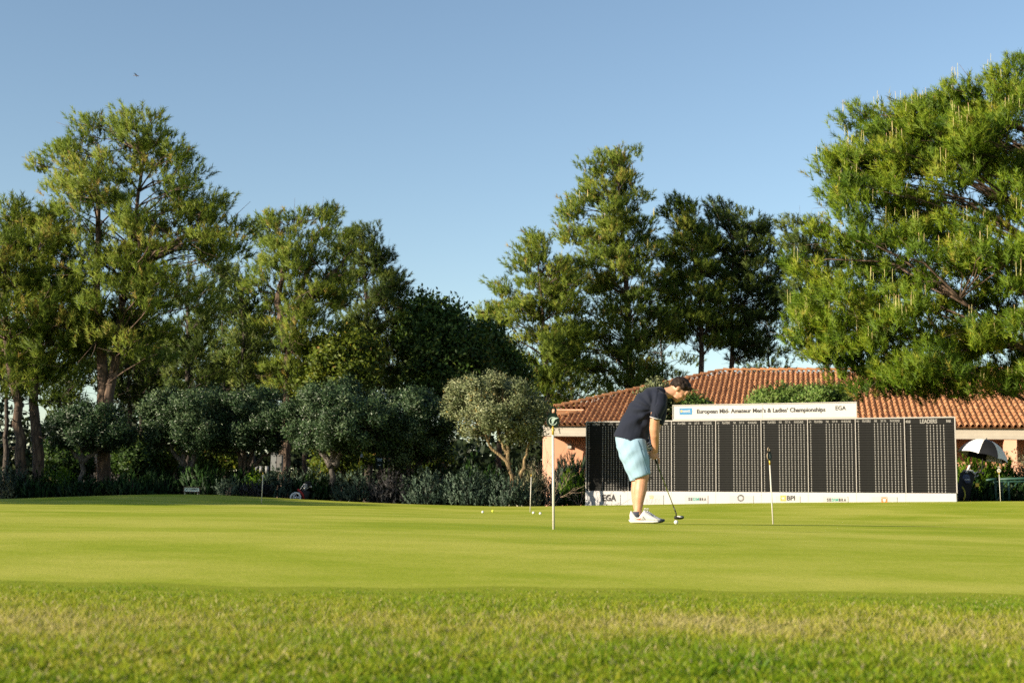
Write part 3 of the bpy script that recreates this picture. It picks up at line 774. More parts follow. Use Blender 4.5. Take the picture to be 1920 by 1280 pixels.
def broadleaf(name, label, cat, d, trunks, out, n, mat, group, per=40, K=7, L=.10, W=.028, rc=.45, r0=.13, bark='bark_grey', seed=1, depth=1.0, R=.10, edge=.5, tlo=.3, limbs=.9, flat=.8, top_tint=.18):
    g = np.random.default_rng(seed)
    b0 = base_at(trunks[0][0][0], d) if trunks[0][0][1] is None else P(*trunks[0][0], d)
    root = thing(name, label, cat, b0, (0, 0, 0), group); off = np.array(b0)
    mb = MB(); paths = []
    for i, tr in enumerate(trunks):
        pts = [np.array(b0 - Vector((0, 0, .1))) if (k == 0 and p[1] is None) else np.array(P(p[0], p[1], d + (p[2] if len(p) > 2 else 0))) for k, p in enumerate(tr)]
        pp = smoothpath(pts, 12); pp[1:-1] += g.normal(0, .02, pp[1:-1].shape); paths.append(pp); k = len(pp)
        rr = r0 * (1 if i == 0 else .7)
        mb.tube([Vector(p - off) for p in pp], [rr * (1.35 if j == 0 else 1) * (1 - .7 * (j / (k - 1))) for j in range(k)], 9)
    link('trunk', mb.mesh('trunk'), root, M[bark])
    C = crown_points(out, d, int(n * (1.7 if name == 'olive_tree' else 1)), g, depth, edge, 4)
    br = MB(); allp = np.concatenate([p[len(p) // 3:] for p in paths])
    for c in C:
        if g.random() > limbs: continue
        dd = np.linalg.norm(allp - c, axis=1); s = allp[np.argmin(dd + .6 * np.maximum(0, allp[:, 2] - c[2] + .2))]
        m1 = (s + c) / 2 + g.normal(0, .08, 3); ln = np.linalg.norm(c - s)
        limb(br, [s - off, m1 - off, c - off], .010 + .012 * ln, .005, 5)
    link('branches', br.mesh('branches'), root, M[bark])['kind'] = 'stuff'
    T_ = (per * (.7 + .6 * g.random(len(C)))).astype(int)
    cc = np.repeat(C, T_, axis=0); m = len(cc)
    o3 = unit(g.standard_normal((m, 3))) * (g.random((m, 1)) ** .4)
    pos = cc + o3 * np.array([rc, rc, rc * flat]) - off
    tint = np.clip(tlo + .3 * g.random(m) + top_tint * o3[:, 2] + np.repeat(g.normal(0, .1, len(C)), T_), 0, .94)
    tint = np.where(g.random(m) < .02, .99, tint)
    V, T, t = leaves(pos, K, R, L, W, g, tint)
    rad = unit((cc - C.mean(0)) * np.array([1, 1, .7])); nn = unit(o3 * .75 + rad * .4 + np.array([0, 0, .25]))
    nn = unit(np.repeat(nn, K * 4, axis=0) + np.repeat(g.normal(0, .45, (m * K, 3)), 4, axis=0))
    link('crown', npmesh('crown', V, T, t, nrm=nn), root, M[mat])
    return root

def shrub(name, label, px0, px1, py0, d, mat, group, kind='spike', dens=1.0, high=0, seed=1, L=None, depth=None, stems='bark_grey', base=None, py1=None, core=True):
    """one shrub: stems fanning from its base, shoots or leaves over its dome"""
    g = np.random.default_rng(seed)
    b0 = base_at((px0 + px1) / 2, d) if py1 is None else P((px0 + px1) / 2, py1, d)
    w = (px1 - px0) / 2 / F * d; topz = P((px0 + px1) / 2, py0, d).z; h = max(.15, topz - b0.z)
    root = thing(name, label, 'shrub', b0, (0, 0, 0), group)
    dp = (depth or min(w, .8))
    st = MB()
    n = int(max(60, 230 * dens * (w * 2) * h / .5))
    th = g.random(n) * 2 * pi; r = np.sqrt(g.random(n)); el = high + (1 - high) * g.random(n) ** 1.15
    hh = np.sqrt(np.clip(1 - r ** 2 * .80, 0, 1)) * (.86 + .22 * g.random(n))
    lump = 1 + .14 * np.sin(th * 3 + seed) + .10 * np.sin(r * 9 + th * 2 + seed * 2)
    X = np.cos(th) * r * w * 1.0; Yo = np.sin(th) * r * dp
    Z = h * hh * lump * (.03 + .97 * el)
    pos = np.stack([X, Yo, Z], 1)
    out = unit(np.stack([X / w, Yo / dp, np.full(n, .01)], 1) * 1.0)
    for k in range(12):
        an = g.random() * 2 * pi; rr = g.random() * .75
        e = np.array([cos(an) * rr * w, sin(an) * rr * dp, h * (.5 + .35 * g.random())])
        limb(st, [np.array([cos(an) * .05, sin(an) * .05, -.05]), e * np.array([.4, .4, .55]) + g.normal(0, .03, 3), e], .016, .004, 4)
    link('stems', st.mesh('stems'), root, M[stems])
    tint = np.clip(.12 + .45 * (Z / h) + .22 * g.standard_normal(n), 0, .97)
    if kind == 'spike':
        ax = unit(np.stack([X / w * .45, Yo / dp * .45, np.ones(n)], 1) + g.normal(0, .16, (n, 3)))
        V, T, t = needles(pos - np.array([0, 0, .06]), ax, 13, (L or .11), .013, .42, (L or .11) * 1.5, g, tint)
    elif kind == 'plume':
        ax = unit(np.stack([X / w * .5, Yo / dp * .5, np.ones(n)], 1) + g.normal(0, .2, (n, 3)))
        V, T, t = needles(pos - np.array([0, 0, .05]), ax, 12, (L or .07), .015, .9, (L or .07) * 3.0, g, tint)
    elif kind == 'leaf':
        V, T, t = leaves(pos, 9, .06, (L or .075), (L or .075) * .24, g, tint)
    V = V[:]; V[:, 2] = np.maximum(V[:, 2], -.05); q = len(V) // n
    nn = unit(np.stack([X / w, Yo / dp, .25 + Z / h], 1) + g.normal(0, .45, (n, 3)))
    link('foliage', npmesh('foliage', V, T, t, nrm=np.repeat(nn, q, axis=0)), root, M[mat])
    return root
def deadbush(name, label, base, tips, d, group, n=60, seed=1):
    g = np.random.default_rng(seed); b0 = base_at(base[0], d); root = thing(name, label, 'dead shrub', b0, (0, 0, 0), group); off = np.array(b0)
    mb = MB(); tn = []
    def tw(p, e, r, lev):
        m1 = (p + e) / 2 + g.normal(0, .05, 3) * np.linalg.norm(e - p)
        a = len(mb.v); limb(mb, [p, m1, e], r, r * .45, 4); tn.extend([.3 + .5 * g.random()] * (len(mb.v) - a))
        if lev > 0:
            for q in range(g.integers(2, 5)):
                s = m1 * .5 + e * .5 if q else e
                v = (e - p); tw(s, s + v * (.35 + .3 * g.random()) + g.normal(0, .28, 3) * np.linalg.norm(v), r * .6, lev - 1)
    for tpx_, tpy in tips:
        e = np.array(P(tpx_, tpy, d + g.normal(0, .2))) - off; tw(np.array([g.normal(0, .03), g.normal(0, .03), 0]), e * .7, .014, 2)
    me = mb.mesh('twigs'); at = me.attributes.new('tint', 'FLOAT', 'POINT'); at.data.foreach_set('value', np.array(tn, np.float32))
    link('twigs', me, root, M['straw']); return root

GP = 'tall pines behind the green'
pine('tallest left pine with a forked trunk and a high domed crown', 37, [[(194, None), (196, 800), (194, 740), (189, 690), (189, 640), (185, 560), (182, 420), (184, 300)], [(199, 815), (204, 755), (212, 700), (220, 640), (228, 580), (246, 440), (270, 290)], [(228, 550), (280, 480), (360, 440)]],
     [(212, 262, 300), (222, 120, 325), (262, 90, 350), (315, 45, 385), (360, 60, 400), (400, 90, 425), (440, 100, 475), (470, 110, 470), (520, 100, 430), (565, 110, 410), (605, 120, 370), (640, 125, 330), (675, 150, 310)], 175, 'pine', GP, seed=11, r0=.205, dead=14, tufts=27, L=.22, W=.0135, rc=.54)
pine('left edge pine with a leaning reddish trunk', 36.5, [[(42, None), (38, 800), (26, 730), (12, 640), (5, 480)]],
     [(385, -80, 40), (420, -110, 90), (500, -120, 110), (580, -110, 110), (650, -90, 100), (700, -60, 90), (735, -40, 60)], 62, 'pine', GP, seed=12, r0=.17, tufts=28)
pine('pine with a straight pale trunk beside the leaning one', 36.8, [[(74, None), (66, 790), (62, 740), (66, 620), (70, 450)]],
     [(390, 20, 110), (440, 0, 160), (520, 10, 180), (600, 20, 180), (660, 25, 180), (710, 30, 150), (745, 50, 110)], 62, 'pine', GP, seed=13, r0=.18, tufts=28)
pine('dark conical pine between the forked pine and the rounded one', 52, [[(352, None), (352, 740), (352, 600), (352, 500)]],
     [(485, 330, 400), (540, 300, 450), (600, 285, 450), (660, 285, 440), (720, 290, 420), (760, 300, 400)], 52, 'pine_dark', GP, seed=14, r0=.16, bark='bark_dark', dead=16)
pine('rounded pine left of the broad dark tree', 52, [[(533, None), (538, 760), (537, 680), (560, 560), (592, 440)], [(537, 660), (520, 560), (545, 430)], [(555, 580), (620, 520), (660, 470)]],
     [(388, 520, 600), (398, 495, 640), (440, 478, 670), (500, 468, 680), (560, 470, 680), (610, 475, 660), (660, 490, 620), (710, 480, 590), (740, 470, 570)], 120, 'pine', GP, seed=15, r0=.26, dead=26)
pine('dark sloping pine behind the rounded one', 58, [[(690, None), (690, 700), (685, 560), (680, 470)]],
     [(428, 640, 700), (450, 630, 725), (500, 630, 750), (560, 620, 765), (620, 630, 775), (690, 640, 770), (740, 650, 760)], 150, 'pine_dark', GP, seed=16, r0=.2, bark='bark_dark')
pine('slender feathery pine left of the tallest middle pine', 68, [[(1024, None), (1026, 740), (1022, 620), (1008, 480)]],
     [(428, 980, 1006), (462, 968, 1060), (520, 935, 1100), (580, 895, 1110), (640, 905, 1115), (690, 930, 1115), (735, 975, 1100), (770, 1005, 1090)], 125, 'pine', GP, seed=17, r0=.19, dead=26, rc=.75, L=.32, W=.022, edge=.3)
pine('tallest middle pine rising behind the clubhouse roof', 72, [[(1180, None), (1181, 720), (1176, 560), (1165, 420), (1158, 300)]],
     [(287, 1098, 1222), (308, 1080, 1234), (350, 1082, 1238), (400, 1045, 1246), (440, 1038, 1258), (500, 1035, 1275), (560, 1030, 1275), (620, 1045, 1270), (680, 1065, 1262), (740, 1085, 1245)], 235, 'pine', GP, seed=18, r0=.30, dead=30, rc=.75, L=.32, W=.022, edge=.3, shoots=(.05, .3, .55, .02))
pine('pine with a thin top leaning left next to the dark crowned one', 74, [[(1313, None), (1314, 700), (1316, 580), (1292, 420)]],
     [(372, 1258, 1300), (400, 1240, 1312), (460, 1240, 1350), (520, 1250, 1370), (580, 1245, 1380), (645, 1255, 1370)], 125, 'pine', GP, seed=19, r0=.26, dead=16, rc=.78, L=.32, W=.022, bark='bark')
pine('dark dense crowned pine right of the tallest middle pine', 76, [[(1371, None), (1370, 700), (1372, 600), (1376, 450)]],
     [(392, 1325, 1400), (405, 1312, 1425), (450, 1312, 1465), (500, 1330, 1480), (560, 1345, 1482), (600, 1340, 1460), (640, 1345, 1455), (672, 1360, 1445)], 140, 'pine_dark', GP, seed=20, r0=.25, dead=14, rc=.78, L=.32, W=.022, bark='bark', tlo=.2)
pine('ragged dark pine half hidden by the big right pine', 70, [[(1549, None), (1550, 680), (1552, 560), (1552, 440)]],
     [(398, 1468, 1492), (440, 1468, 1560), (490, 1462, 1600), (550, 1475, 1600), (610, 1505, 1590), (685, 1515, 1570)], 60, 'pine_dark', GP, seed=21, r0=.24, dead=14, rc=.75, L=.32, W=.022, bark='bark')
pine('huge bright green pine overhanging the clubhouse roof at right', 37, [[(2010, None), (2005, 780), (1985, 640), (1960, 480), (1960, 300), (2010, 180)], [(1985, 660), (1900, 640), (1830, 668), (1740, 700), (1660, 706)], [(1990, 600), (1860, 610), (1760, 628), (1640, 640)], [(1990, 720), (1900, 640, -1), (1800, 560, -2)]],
     [(108, 1885, 2080), (138, 1820, 2200), (190, 1725, 2300), (222, 1570, 2380), (300, 1548, 2430), (345, 1500, 2450), (400, 1490, 2460), (450, 1485, 2460), (500, 1480, 2450), (550, 1480, 2440), (590, 1470, 2420), (640, 1475, 2380), (685, 1500, 2330), (722, 1560, 2260), (738, 1630, 2200)], 540, 'pine_bright', GP, seed=22, r0=.36, r2=.32, depth=.55, tufts=32, K=19, L=.26, W=.013, rc=.60, edge=.36, dead=8, limbp=.38, shoots=(.11, .22, .46, .0085), extra=(([(165, 1730, 1850), (230, 1690, 1880), (320, 1690, 1900)], 44), ([(205, 1590, 1720), (260, 1555, 1760), (335, 1525, 1800)], 42), ([(150, 1850, 2100), (230, 1620, 2150), (340, 1540, 2150), (500, 1520, 2150), (620, 1510, 2100), (700, 1560, 2050)], 115), ([(600, 1490, 1640), (650, 1495, 1700), (690, 1530, 1800), (738, 1640, 1900)], 46)))

# broad dark trees behind the olives
GB = 'broad leaved trees behind the olives'
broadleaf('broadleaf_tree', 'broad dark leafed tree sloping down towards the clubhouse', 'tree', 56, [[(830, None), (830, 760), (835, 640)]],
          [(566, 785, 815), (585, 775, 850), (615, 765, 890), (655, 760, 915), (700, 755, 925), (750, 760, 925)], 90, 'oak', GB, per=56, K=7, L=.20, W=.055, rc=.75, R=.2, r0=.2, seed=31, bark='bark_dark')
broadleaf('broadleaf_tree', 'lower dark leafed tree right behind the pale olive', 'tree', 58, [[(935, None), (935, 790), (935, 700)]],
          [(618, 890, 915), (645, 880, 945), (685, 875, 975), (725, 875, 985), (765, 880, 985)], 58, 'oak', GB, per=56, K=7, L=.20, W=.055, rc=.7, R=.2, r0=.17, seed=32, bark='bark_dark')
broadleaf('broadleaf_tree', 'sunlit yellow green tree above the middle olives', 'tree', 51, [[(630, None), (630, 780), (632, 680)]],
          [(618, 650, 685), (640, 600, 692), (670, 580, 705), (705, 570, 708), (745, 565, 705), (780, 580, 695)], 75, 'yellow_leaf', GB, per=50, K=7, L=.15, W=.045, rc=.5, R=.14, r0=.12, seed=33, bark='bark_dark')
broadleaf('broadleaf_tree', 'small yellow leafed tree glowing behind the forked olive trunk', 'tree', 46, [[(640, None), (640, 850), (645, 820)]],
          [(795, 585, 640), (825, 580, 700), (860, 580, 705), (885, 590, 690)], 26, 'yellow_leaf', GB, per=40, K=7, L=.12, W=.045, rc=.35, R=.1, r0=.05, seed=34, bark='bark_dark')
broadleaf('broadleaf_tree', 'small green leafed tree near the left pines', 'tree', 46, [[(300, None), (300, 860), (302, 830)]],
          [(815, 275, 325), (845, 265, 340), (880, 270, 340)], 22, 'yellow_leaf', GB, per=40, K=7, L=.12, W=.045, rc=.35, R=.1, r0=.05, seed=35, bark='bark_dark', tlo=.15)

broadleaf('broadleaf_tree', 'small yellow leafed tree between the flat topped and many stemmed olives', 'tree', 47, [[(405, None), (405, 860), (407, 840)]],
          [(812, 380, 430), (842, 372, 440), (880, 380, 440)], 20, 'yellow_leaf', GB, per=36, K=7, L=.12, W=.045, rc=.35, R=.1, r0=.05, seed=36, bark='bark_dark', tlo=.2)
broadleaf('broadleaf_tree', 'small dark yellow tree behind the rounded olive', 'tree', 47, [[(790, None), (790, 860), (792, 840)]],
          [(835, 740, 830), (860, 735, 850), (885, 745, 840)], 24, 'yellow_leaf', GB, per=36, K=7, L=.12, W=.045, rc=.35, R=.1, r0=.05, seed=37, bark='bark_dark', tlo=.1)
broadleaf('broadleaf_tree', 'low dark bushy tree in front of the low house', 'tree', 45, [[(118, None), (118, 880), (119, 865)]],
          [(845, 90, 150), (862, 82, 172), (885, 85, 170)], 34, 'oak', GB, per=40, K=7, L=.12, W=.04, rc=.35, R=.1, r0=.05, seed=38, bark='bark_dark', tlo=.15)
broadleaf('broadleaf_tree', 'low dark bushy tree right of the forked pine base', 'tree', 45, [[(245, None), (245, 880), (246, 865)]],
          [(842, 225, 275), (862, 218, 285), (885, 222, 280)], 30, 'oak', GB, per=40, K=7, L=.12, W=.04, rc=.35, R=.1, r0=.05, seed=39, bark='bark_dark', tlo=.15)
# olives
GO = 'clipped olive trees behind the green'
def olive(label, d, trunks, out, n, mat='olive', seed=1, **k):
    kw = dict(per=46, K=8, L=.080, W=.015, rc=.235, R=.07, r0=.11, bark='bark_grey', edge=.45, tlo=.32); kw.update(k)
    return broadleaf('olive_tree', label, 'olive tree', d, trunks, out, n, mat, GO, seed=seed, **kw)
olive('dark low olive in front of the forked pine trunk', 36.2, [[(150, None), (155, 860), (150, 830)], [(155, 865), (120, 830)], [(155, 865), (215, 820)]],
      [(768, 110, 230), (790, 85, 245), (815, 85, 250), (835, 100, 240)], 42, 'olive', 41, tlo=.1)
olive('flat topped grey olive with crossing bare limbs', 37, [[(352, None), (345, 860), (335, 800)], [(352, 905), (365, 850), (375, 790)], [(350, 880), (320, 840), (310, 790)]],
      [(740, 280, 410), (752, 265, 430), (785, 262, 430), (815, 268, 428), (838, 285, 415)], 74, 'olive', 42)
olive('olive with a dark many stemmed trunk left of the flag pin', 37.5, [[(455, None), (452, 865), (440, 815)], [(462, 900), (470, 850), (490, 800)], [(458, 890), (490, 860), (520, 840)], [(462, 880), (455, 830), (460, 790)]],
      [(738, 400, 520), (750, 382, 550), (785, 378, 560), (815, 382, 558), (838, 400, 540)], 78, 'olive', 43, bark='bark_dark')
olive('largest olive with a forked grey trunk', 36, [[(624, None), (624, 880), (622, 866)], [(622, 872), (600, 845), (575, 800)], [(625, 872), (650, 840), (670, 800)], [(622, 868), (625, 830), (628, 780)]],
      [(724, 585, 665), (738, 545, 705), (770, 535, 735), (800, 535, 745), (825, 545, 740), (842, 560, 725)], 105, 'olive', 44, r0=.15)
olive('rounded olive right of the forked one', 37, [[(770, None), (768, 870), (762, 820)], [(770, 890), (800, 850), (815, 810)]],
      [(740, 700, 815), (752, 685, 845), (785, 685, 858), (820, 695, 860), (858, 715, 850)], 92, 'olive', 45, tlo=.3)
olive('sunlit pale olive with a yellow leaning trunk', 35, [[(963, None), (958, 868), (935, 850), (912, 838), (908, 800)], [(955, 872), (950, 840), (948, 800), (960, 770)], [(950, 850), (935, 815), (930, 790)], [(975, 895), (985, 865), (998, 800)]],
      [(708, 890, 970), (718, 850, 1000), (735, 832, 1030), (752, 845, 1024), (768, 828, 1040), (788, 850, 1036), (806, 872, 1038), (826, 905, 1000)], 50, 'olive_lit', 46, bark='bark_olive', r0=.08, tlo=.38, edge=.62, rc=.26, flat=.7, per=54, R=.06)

# shrubs along the back of the green
GS = 'shrubs along the back of the green'
k = 0
def S(*a, **kw):
    global k; k += 1; return shrub(*a, seed=100 + k, **kw)
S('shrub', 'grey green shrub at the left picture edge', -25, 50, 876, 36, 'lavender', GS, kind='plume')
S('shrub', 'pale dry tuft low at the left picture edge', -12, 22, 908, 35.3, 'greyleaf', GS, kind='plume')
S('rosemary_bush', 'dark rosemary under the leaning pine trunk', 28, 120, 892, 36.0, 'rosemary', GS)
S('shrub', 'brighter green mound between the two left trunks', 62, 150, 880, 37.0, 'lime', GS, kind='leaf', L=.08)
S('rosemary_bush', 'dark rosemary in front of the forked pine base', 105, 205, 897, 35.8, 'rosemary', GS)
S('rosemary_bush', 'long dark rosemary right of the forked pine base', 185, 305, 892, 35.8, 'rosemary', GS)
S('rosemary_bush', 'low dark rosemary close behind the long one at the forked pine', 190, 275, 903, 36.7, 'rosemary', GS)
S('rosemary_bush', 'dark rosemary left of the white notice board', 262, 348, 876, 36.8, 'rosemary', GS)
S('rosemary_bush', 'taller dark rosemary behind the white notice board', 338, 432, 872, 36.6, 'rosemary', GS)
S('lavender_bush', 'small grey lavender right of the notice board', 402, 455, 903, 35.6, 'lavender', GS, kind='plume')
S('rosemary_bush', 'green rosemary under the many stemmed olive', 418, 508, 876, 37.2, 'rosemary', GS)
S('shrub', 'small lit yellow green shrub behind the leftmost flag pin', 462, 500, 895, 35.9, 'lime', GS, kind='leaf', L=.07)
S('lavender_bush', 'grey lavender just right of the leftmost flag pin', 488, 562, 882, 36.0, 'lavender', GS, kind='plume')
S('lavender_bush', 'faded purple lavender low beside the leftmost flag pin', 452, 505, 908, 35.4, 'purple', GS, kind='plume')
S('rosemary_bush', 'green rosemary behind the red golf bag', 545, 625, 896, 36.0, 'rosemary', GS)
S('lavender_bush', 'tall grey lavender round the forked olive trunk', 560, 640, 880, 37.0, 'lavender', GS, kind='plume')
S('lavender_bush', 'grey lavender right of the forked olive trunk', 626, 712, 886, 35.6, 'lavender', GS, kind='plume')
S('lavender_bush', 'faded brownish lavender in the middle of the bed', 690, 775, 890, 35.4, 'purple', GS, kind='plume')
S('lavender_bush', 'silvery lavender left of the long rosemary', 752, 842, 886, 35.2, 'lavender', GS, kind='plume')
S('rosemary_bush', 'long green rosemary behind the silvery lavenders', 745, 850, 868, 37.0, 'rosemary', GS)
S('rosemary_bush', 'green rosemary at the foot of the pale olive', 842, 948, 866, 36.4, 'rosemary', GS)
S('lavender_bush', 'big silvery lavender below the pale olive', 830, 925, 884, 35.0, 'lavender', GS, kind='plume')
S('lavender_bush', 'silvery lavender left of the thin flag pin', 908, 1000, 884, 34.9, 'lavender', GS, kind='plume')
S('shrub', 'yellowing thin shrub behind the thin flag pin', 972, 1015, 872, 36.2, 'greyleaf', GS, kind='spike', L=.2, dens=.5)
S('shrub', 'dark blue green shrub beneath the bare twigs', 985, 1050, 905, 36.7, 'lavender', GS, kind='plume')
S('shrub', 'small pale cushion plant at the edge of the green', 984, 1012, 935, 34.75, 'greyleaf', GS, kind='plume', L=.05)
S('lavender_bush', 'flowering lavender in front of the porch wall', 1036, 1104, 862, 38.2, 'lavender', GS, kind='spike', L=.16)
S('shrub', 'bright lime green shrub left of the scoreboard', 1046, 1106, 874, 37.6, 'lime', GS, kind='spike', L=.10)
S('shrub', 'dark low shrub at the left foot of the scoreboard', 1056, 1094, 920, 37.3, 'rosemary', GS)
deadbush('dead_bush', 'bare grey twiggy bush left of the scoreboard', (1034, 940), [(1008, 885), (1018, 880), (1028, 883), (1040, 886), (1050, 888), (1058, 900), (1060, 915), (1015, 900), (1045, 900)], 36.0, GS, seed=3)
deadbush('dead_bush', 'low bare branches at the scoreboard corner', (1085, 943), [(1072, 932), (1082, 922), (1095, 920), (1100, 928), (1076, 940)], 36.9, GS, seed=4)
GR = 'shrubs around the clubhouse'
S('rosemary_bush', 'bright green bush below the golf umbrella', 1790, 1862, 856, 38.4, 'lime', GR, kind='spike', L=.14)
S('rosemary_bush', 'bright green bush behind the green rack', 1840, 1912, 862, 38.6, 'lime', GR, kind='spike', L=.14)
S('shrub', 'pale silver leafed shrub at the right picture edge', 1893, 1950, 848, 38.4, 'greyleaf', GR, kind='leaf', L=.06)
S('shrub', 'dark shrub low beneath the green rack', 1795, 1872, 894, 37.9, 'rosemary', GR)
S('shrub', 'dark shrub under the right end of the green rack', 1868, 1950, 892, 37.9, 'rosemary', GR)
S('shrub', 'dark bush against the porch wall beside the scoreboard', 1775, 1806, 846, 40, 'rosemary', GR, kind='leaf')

def bush(name, label, d, px, out, n, mat, sd, **k):
    kw = dict(per=40, K=8, L=.13, W=.026, rc=.28, R=.09, r0=.05, edge=.45, tlo=.3, bark='bark_grey'); kw.update(k)
    return broadleaf(name, label, 'shrub', d, [[(px, None), (px, 850), (px, 790)], [(px, 880), (px + 25, 820), (px + 35, 780)], [(px, 880), (px - 25, 820), (px - 35, 780)]], out, n, mat, GR, seed=sd, **kw)
bush('shrub', 'grey green shrub behind the golfer back and above the scoreboard', 43, 1228, [(726, 1210, 1248), (740, 1202, 1262), (765, 1198, 1262), (800, 1200, 1258)], 46, 'olive_lit', 51, L=.11, W=.024)
bush('shrub', 'dark speckled shrub in front of the golfer face', 43, 1298, [(748, 1275, 1305), (760, 1268, 1325), (785, 1262, 1328), (805, 1265, 1322)], 40, 'oleander', 52, L=.11, W=.024, tlo=.12)
bush('oleander_bush', 'green oleander left above the header sign', 43.5, 1455, [(734, 1425, 1475), (744, 1412, 1515), (765, 1408, 1530), (800, 1412, 1520)], 80, 'oleander', 53)
bush('oleander_bush', 'green oleander right above the header sign', 43, 1545, [(730, 1515, 1560), (740, 1495, 1585), (760, 1485, 1595), (800, 1490, 1590)], 80, 'oleander', 54)

# slim pines of the wood behind, each with its own trunk
GW = 'slim pines of the wood behind'
wood = [(10, 58, 600, 60, 'at the far left edge'), (130, 55, 560, 60, 'between the left pair and the forked trunk'), (240, 60, 580, 70, 'just right of the forked trunk'), (262, 66, 620, 60, 'second right of the forked trunk'), (300, 62, 600, 60, 'above the small green tree'),
        (420, 60, 560, 90, 'above the many stemmed olive'), (455, 57, 485, 55, 'filling the gap right of the tallest left pine'), (470, 66, 600, 70, 'left of the rounded pine trunk'), (570, 64, 640, 70, 'right of the rounded pine trunk'), (600, 60, 660, 60, 'over the largest olive'), (730, 70, 600, 80, 'over the rounded olive'), (1070, 80, 600, 70, 'at the roof end'), (1240, 86, 560, 80, 'right of the tallest middle pine'), (1440, 90, 560, 60, 'above the oleanders')]
for i, (px, d, ytop, hw, where) in enumerate(wood):
    low = 735 + (i * 37) % 50
    pine('slim dark pine of the back wood ' + where, d, [[(px, None), (px + 3, 760), (px - 2, ytop + 30)]],
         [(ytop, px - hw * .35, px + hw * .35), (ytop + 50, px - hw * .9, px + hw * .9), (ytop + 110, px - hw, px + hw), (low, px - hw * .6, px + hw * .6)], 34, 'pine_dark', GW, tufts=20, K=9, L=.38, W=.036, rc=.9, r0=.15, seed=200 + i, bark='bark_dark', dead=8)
# the far wood: one mass nobody could count
g = np.random.default_rng(77)
n = 1100; X = g.uniform(-75, 75, n); Y = 100 + g.uniform(0, 16, n); H = 7.0 + 2.2 * np.sin(X * .21) + 1.5 * np.sin(X * .53 + 1) + g.normal(0, .8, n)
Z = H * g.random(n) ** .8
cc = np.stack([X, Y, Z], 1); cc = np.repeat(cc, 24, axis=0) + g.standard_normal((n * 24, 3)) * np.array([1.1, 1.1, .8])
V, T, t = leaves(cc, 3, .5, .60, .22, g, np.clip(.25 + .3 * g.random(len(cc)), 0, 1))
o = link('far_woods', npmesh('far_woods', V, T, t), None, M['far_leaf']); tag(o, 'dark far wood closing the view behind the trees', None, None, 'stuff')

# trees standing outside the picture on the left, whose shade falls on the back of the green
def shade_tree(x, y, h, w, i):
    g = np.random.default_rng(300 + i); z0 = GZ(x, y)
    root = thing('pine_tree', 'dense pine outside the picture on the left, %s of its row' % ['nearest', 'second', 'third', 'fourth', 'fifth', 'sixth', 'seventh', 'eighth', 'ninth', 'tenth', 'eleventh', 'last'][i], 'pine tree', (x, y, z0), (0, 0, 0), 'pines outside the picture')
    mb = MB(); limb(mb, [np.array([0, 0, -.2]), np.array([.1, 0, h * .5]), np.array([0, .1, h * .95])], .2, .04, 8); link('trunk', mb.mesh('trunk'), root, M['bark'])
    n = 900; zz = .4 + (h - .4) * g.random(n); rr = w * np.sqrt(np.clip(1.05 - ((zz / h - .35) / .72) ** 2, .03, 1)) * np.sqrt(g.random(n)); th = g.random(n) * 2 * pi
    pos = np.stack([np.cos(th) * rr, np.sin(th) * rr, zz], 1)
    V, T, t = needles(pos, unit(pos * np.array([.3, .3, 0]) + np.array([0, 0, .6]) + g.normal(0, .3, (n, 3))), 12, .5, .05, 1.0, .25, g, .3 + .3 * g.random(n))
    link('crown', npmesh('crown', V, T, t), root, M['pine_dark'])
SHADE = [(-27.3 - .515 * t, 16.4 + .857 * t, 8.6 + .9 * sin(t * 1.7) + .03 * t) for t in (0, 2.1, 4.6, 7, 9.3, 12, 14.4, 17, 19.8, 22.5)]
for i, (x, y, h) in enumerate(SHADE): shade_tree(x, y, h, 2.0, i)
# ------------------------------------------------------------------ the golfer
MS = 185.0; MD = F / MS
gm = base_at(1210, MD)
man = thing('person', 'man in navy polo shirt and light blue shorts bent over his putter', 'person', gm, (0, -.020, -math.atan(250 / F)))
def m(px, py, y=0.0): return Vector(((px - 1210) / MS, y, (979 - py) / MS))
def mlimb(mb, pts, n=14):
    """pts: (px, py, y, r_in_plane_px, r_depth_m)"""
    R_ = []
    k = len(pts); c = [m(*p[:3]) for p in pts]
    for i in range(k):
        t = (c[min(i + 1, k - 1)] - c[max(i - 1, 0)]).normalized()
        b = Vector((0, 1, 0)); a = b.cross(t).normalized(); b = t.cross(a).normalized()
        R_.append((c[i], a * (pts[i][3] / MS), b * pts[i][4]))
    mb.rings(R_, n)
M['skin'] = None
mm, nt, b = newmat('skin'); tc = N(nt, 'ShaderNodeTexCoord'); nz = noise(nt, 14, 4, .6, tc.outputs['Object'])
r = ramp(nt, nz.outputs[0], [(.3, (.42, .205, .120)), (.7, (.50, .265, .165))]); nt.links.new(r.outputs[0], b.inputs['Base Color']); b.inputs['Roughness'].default_value = .5
b.inputs['Subsurface Weight'].default_value = .12; b.inputs['Subsurface Radius'].default_value = (.012, .004, .002); b.inputs['Subsurface Scale'].default_value = 1
M['skin'] = mm
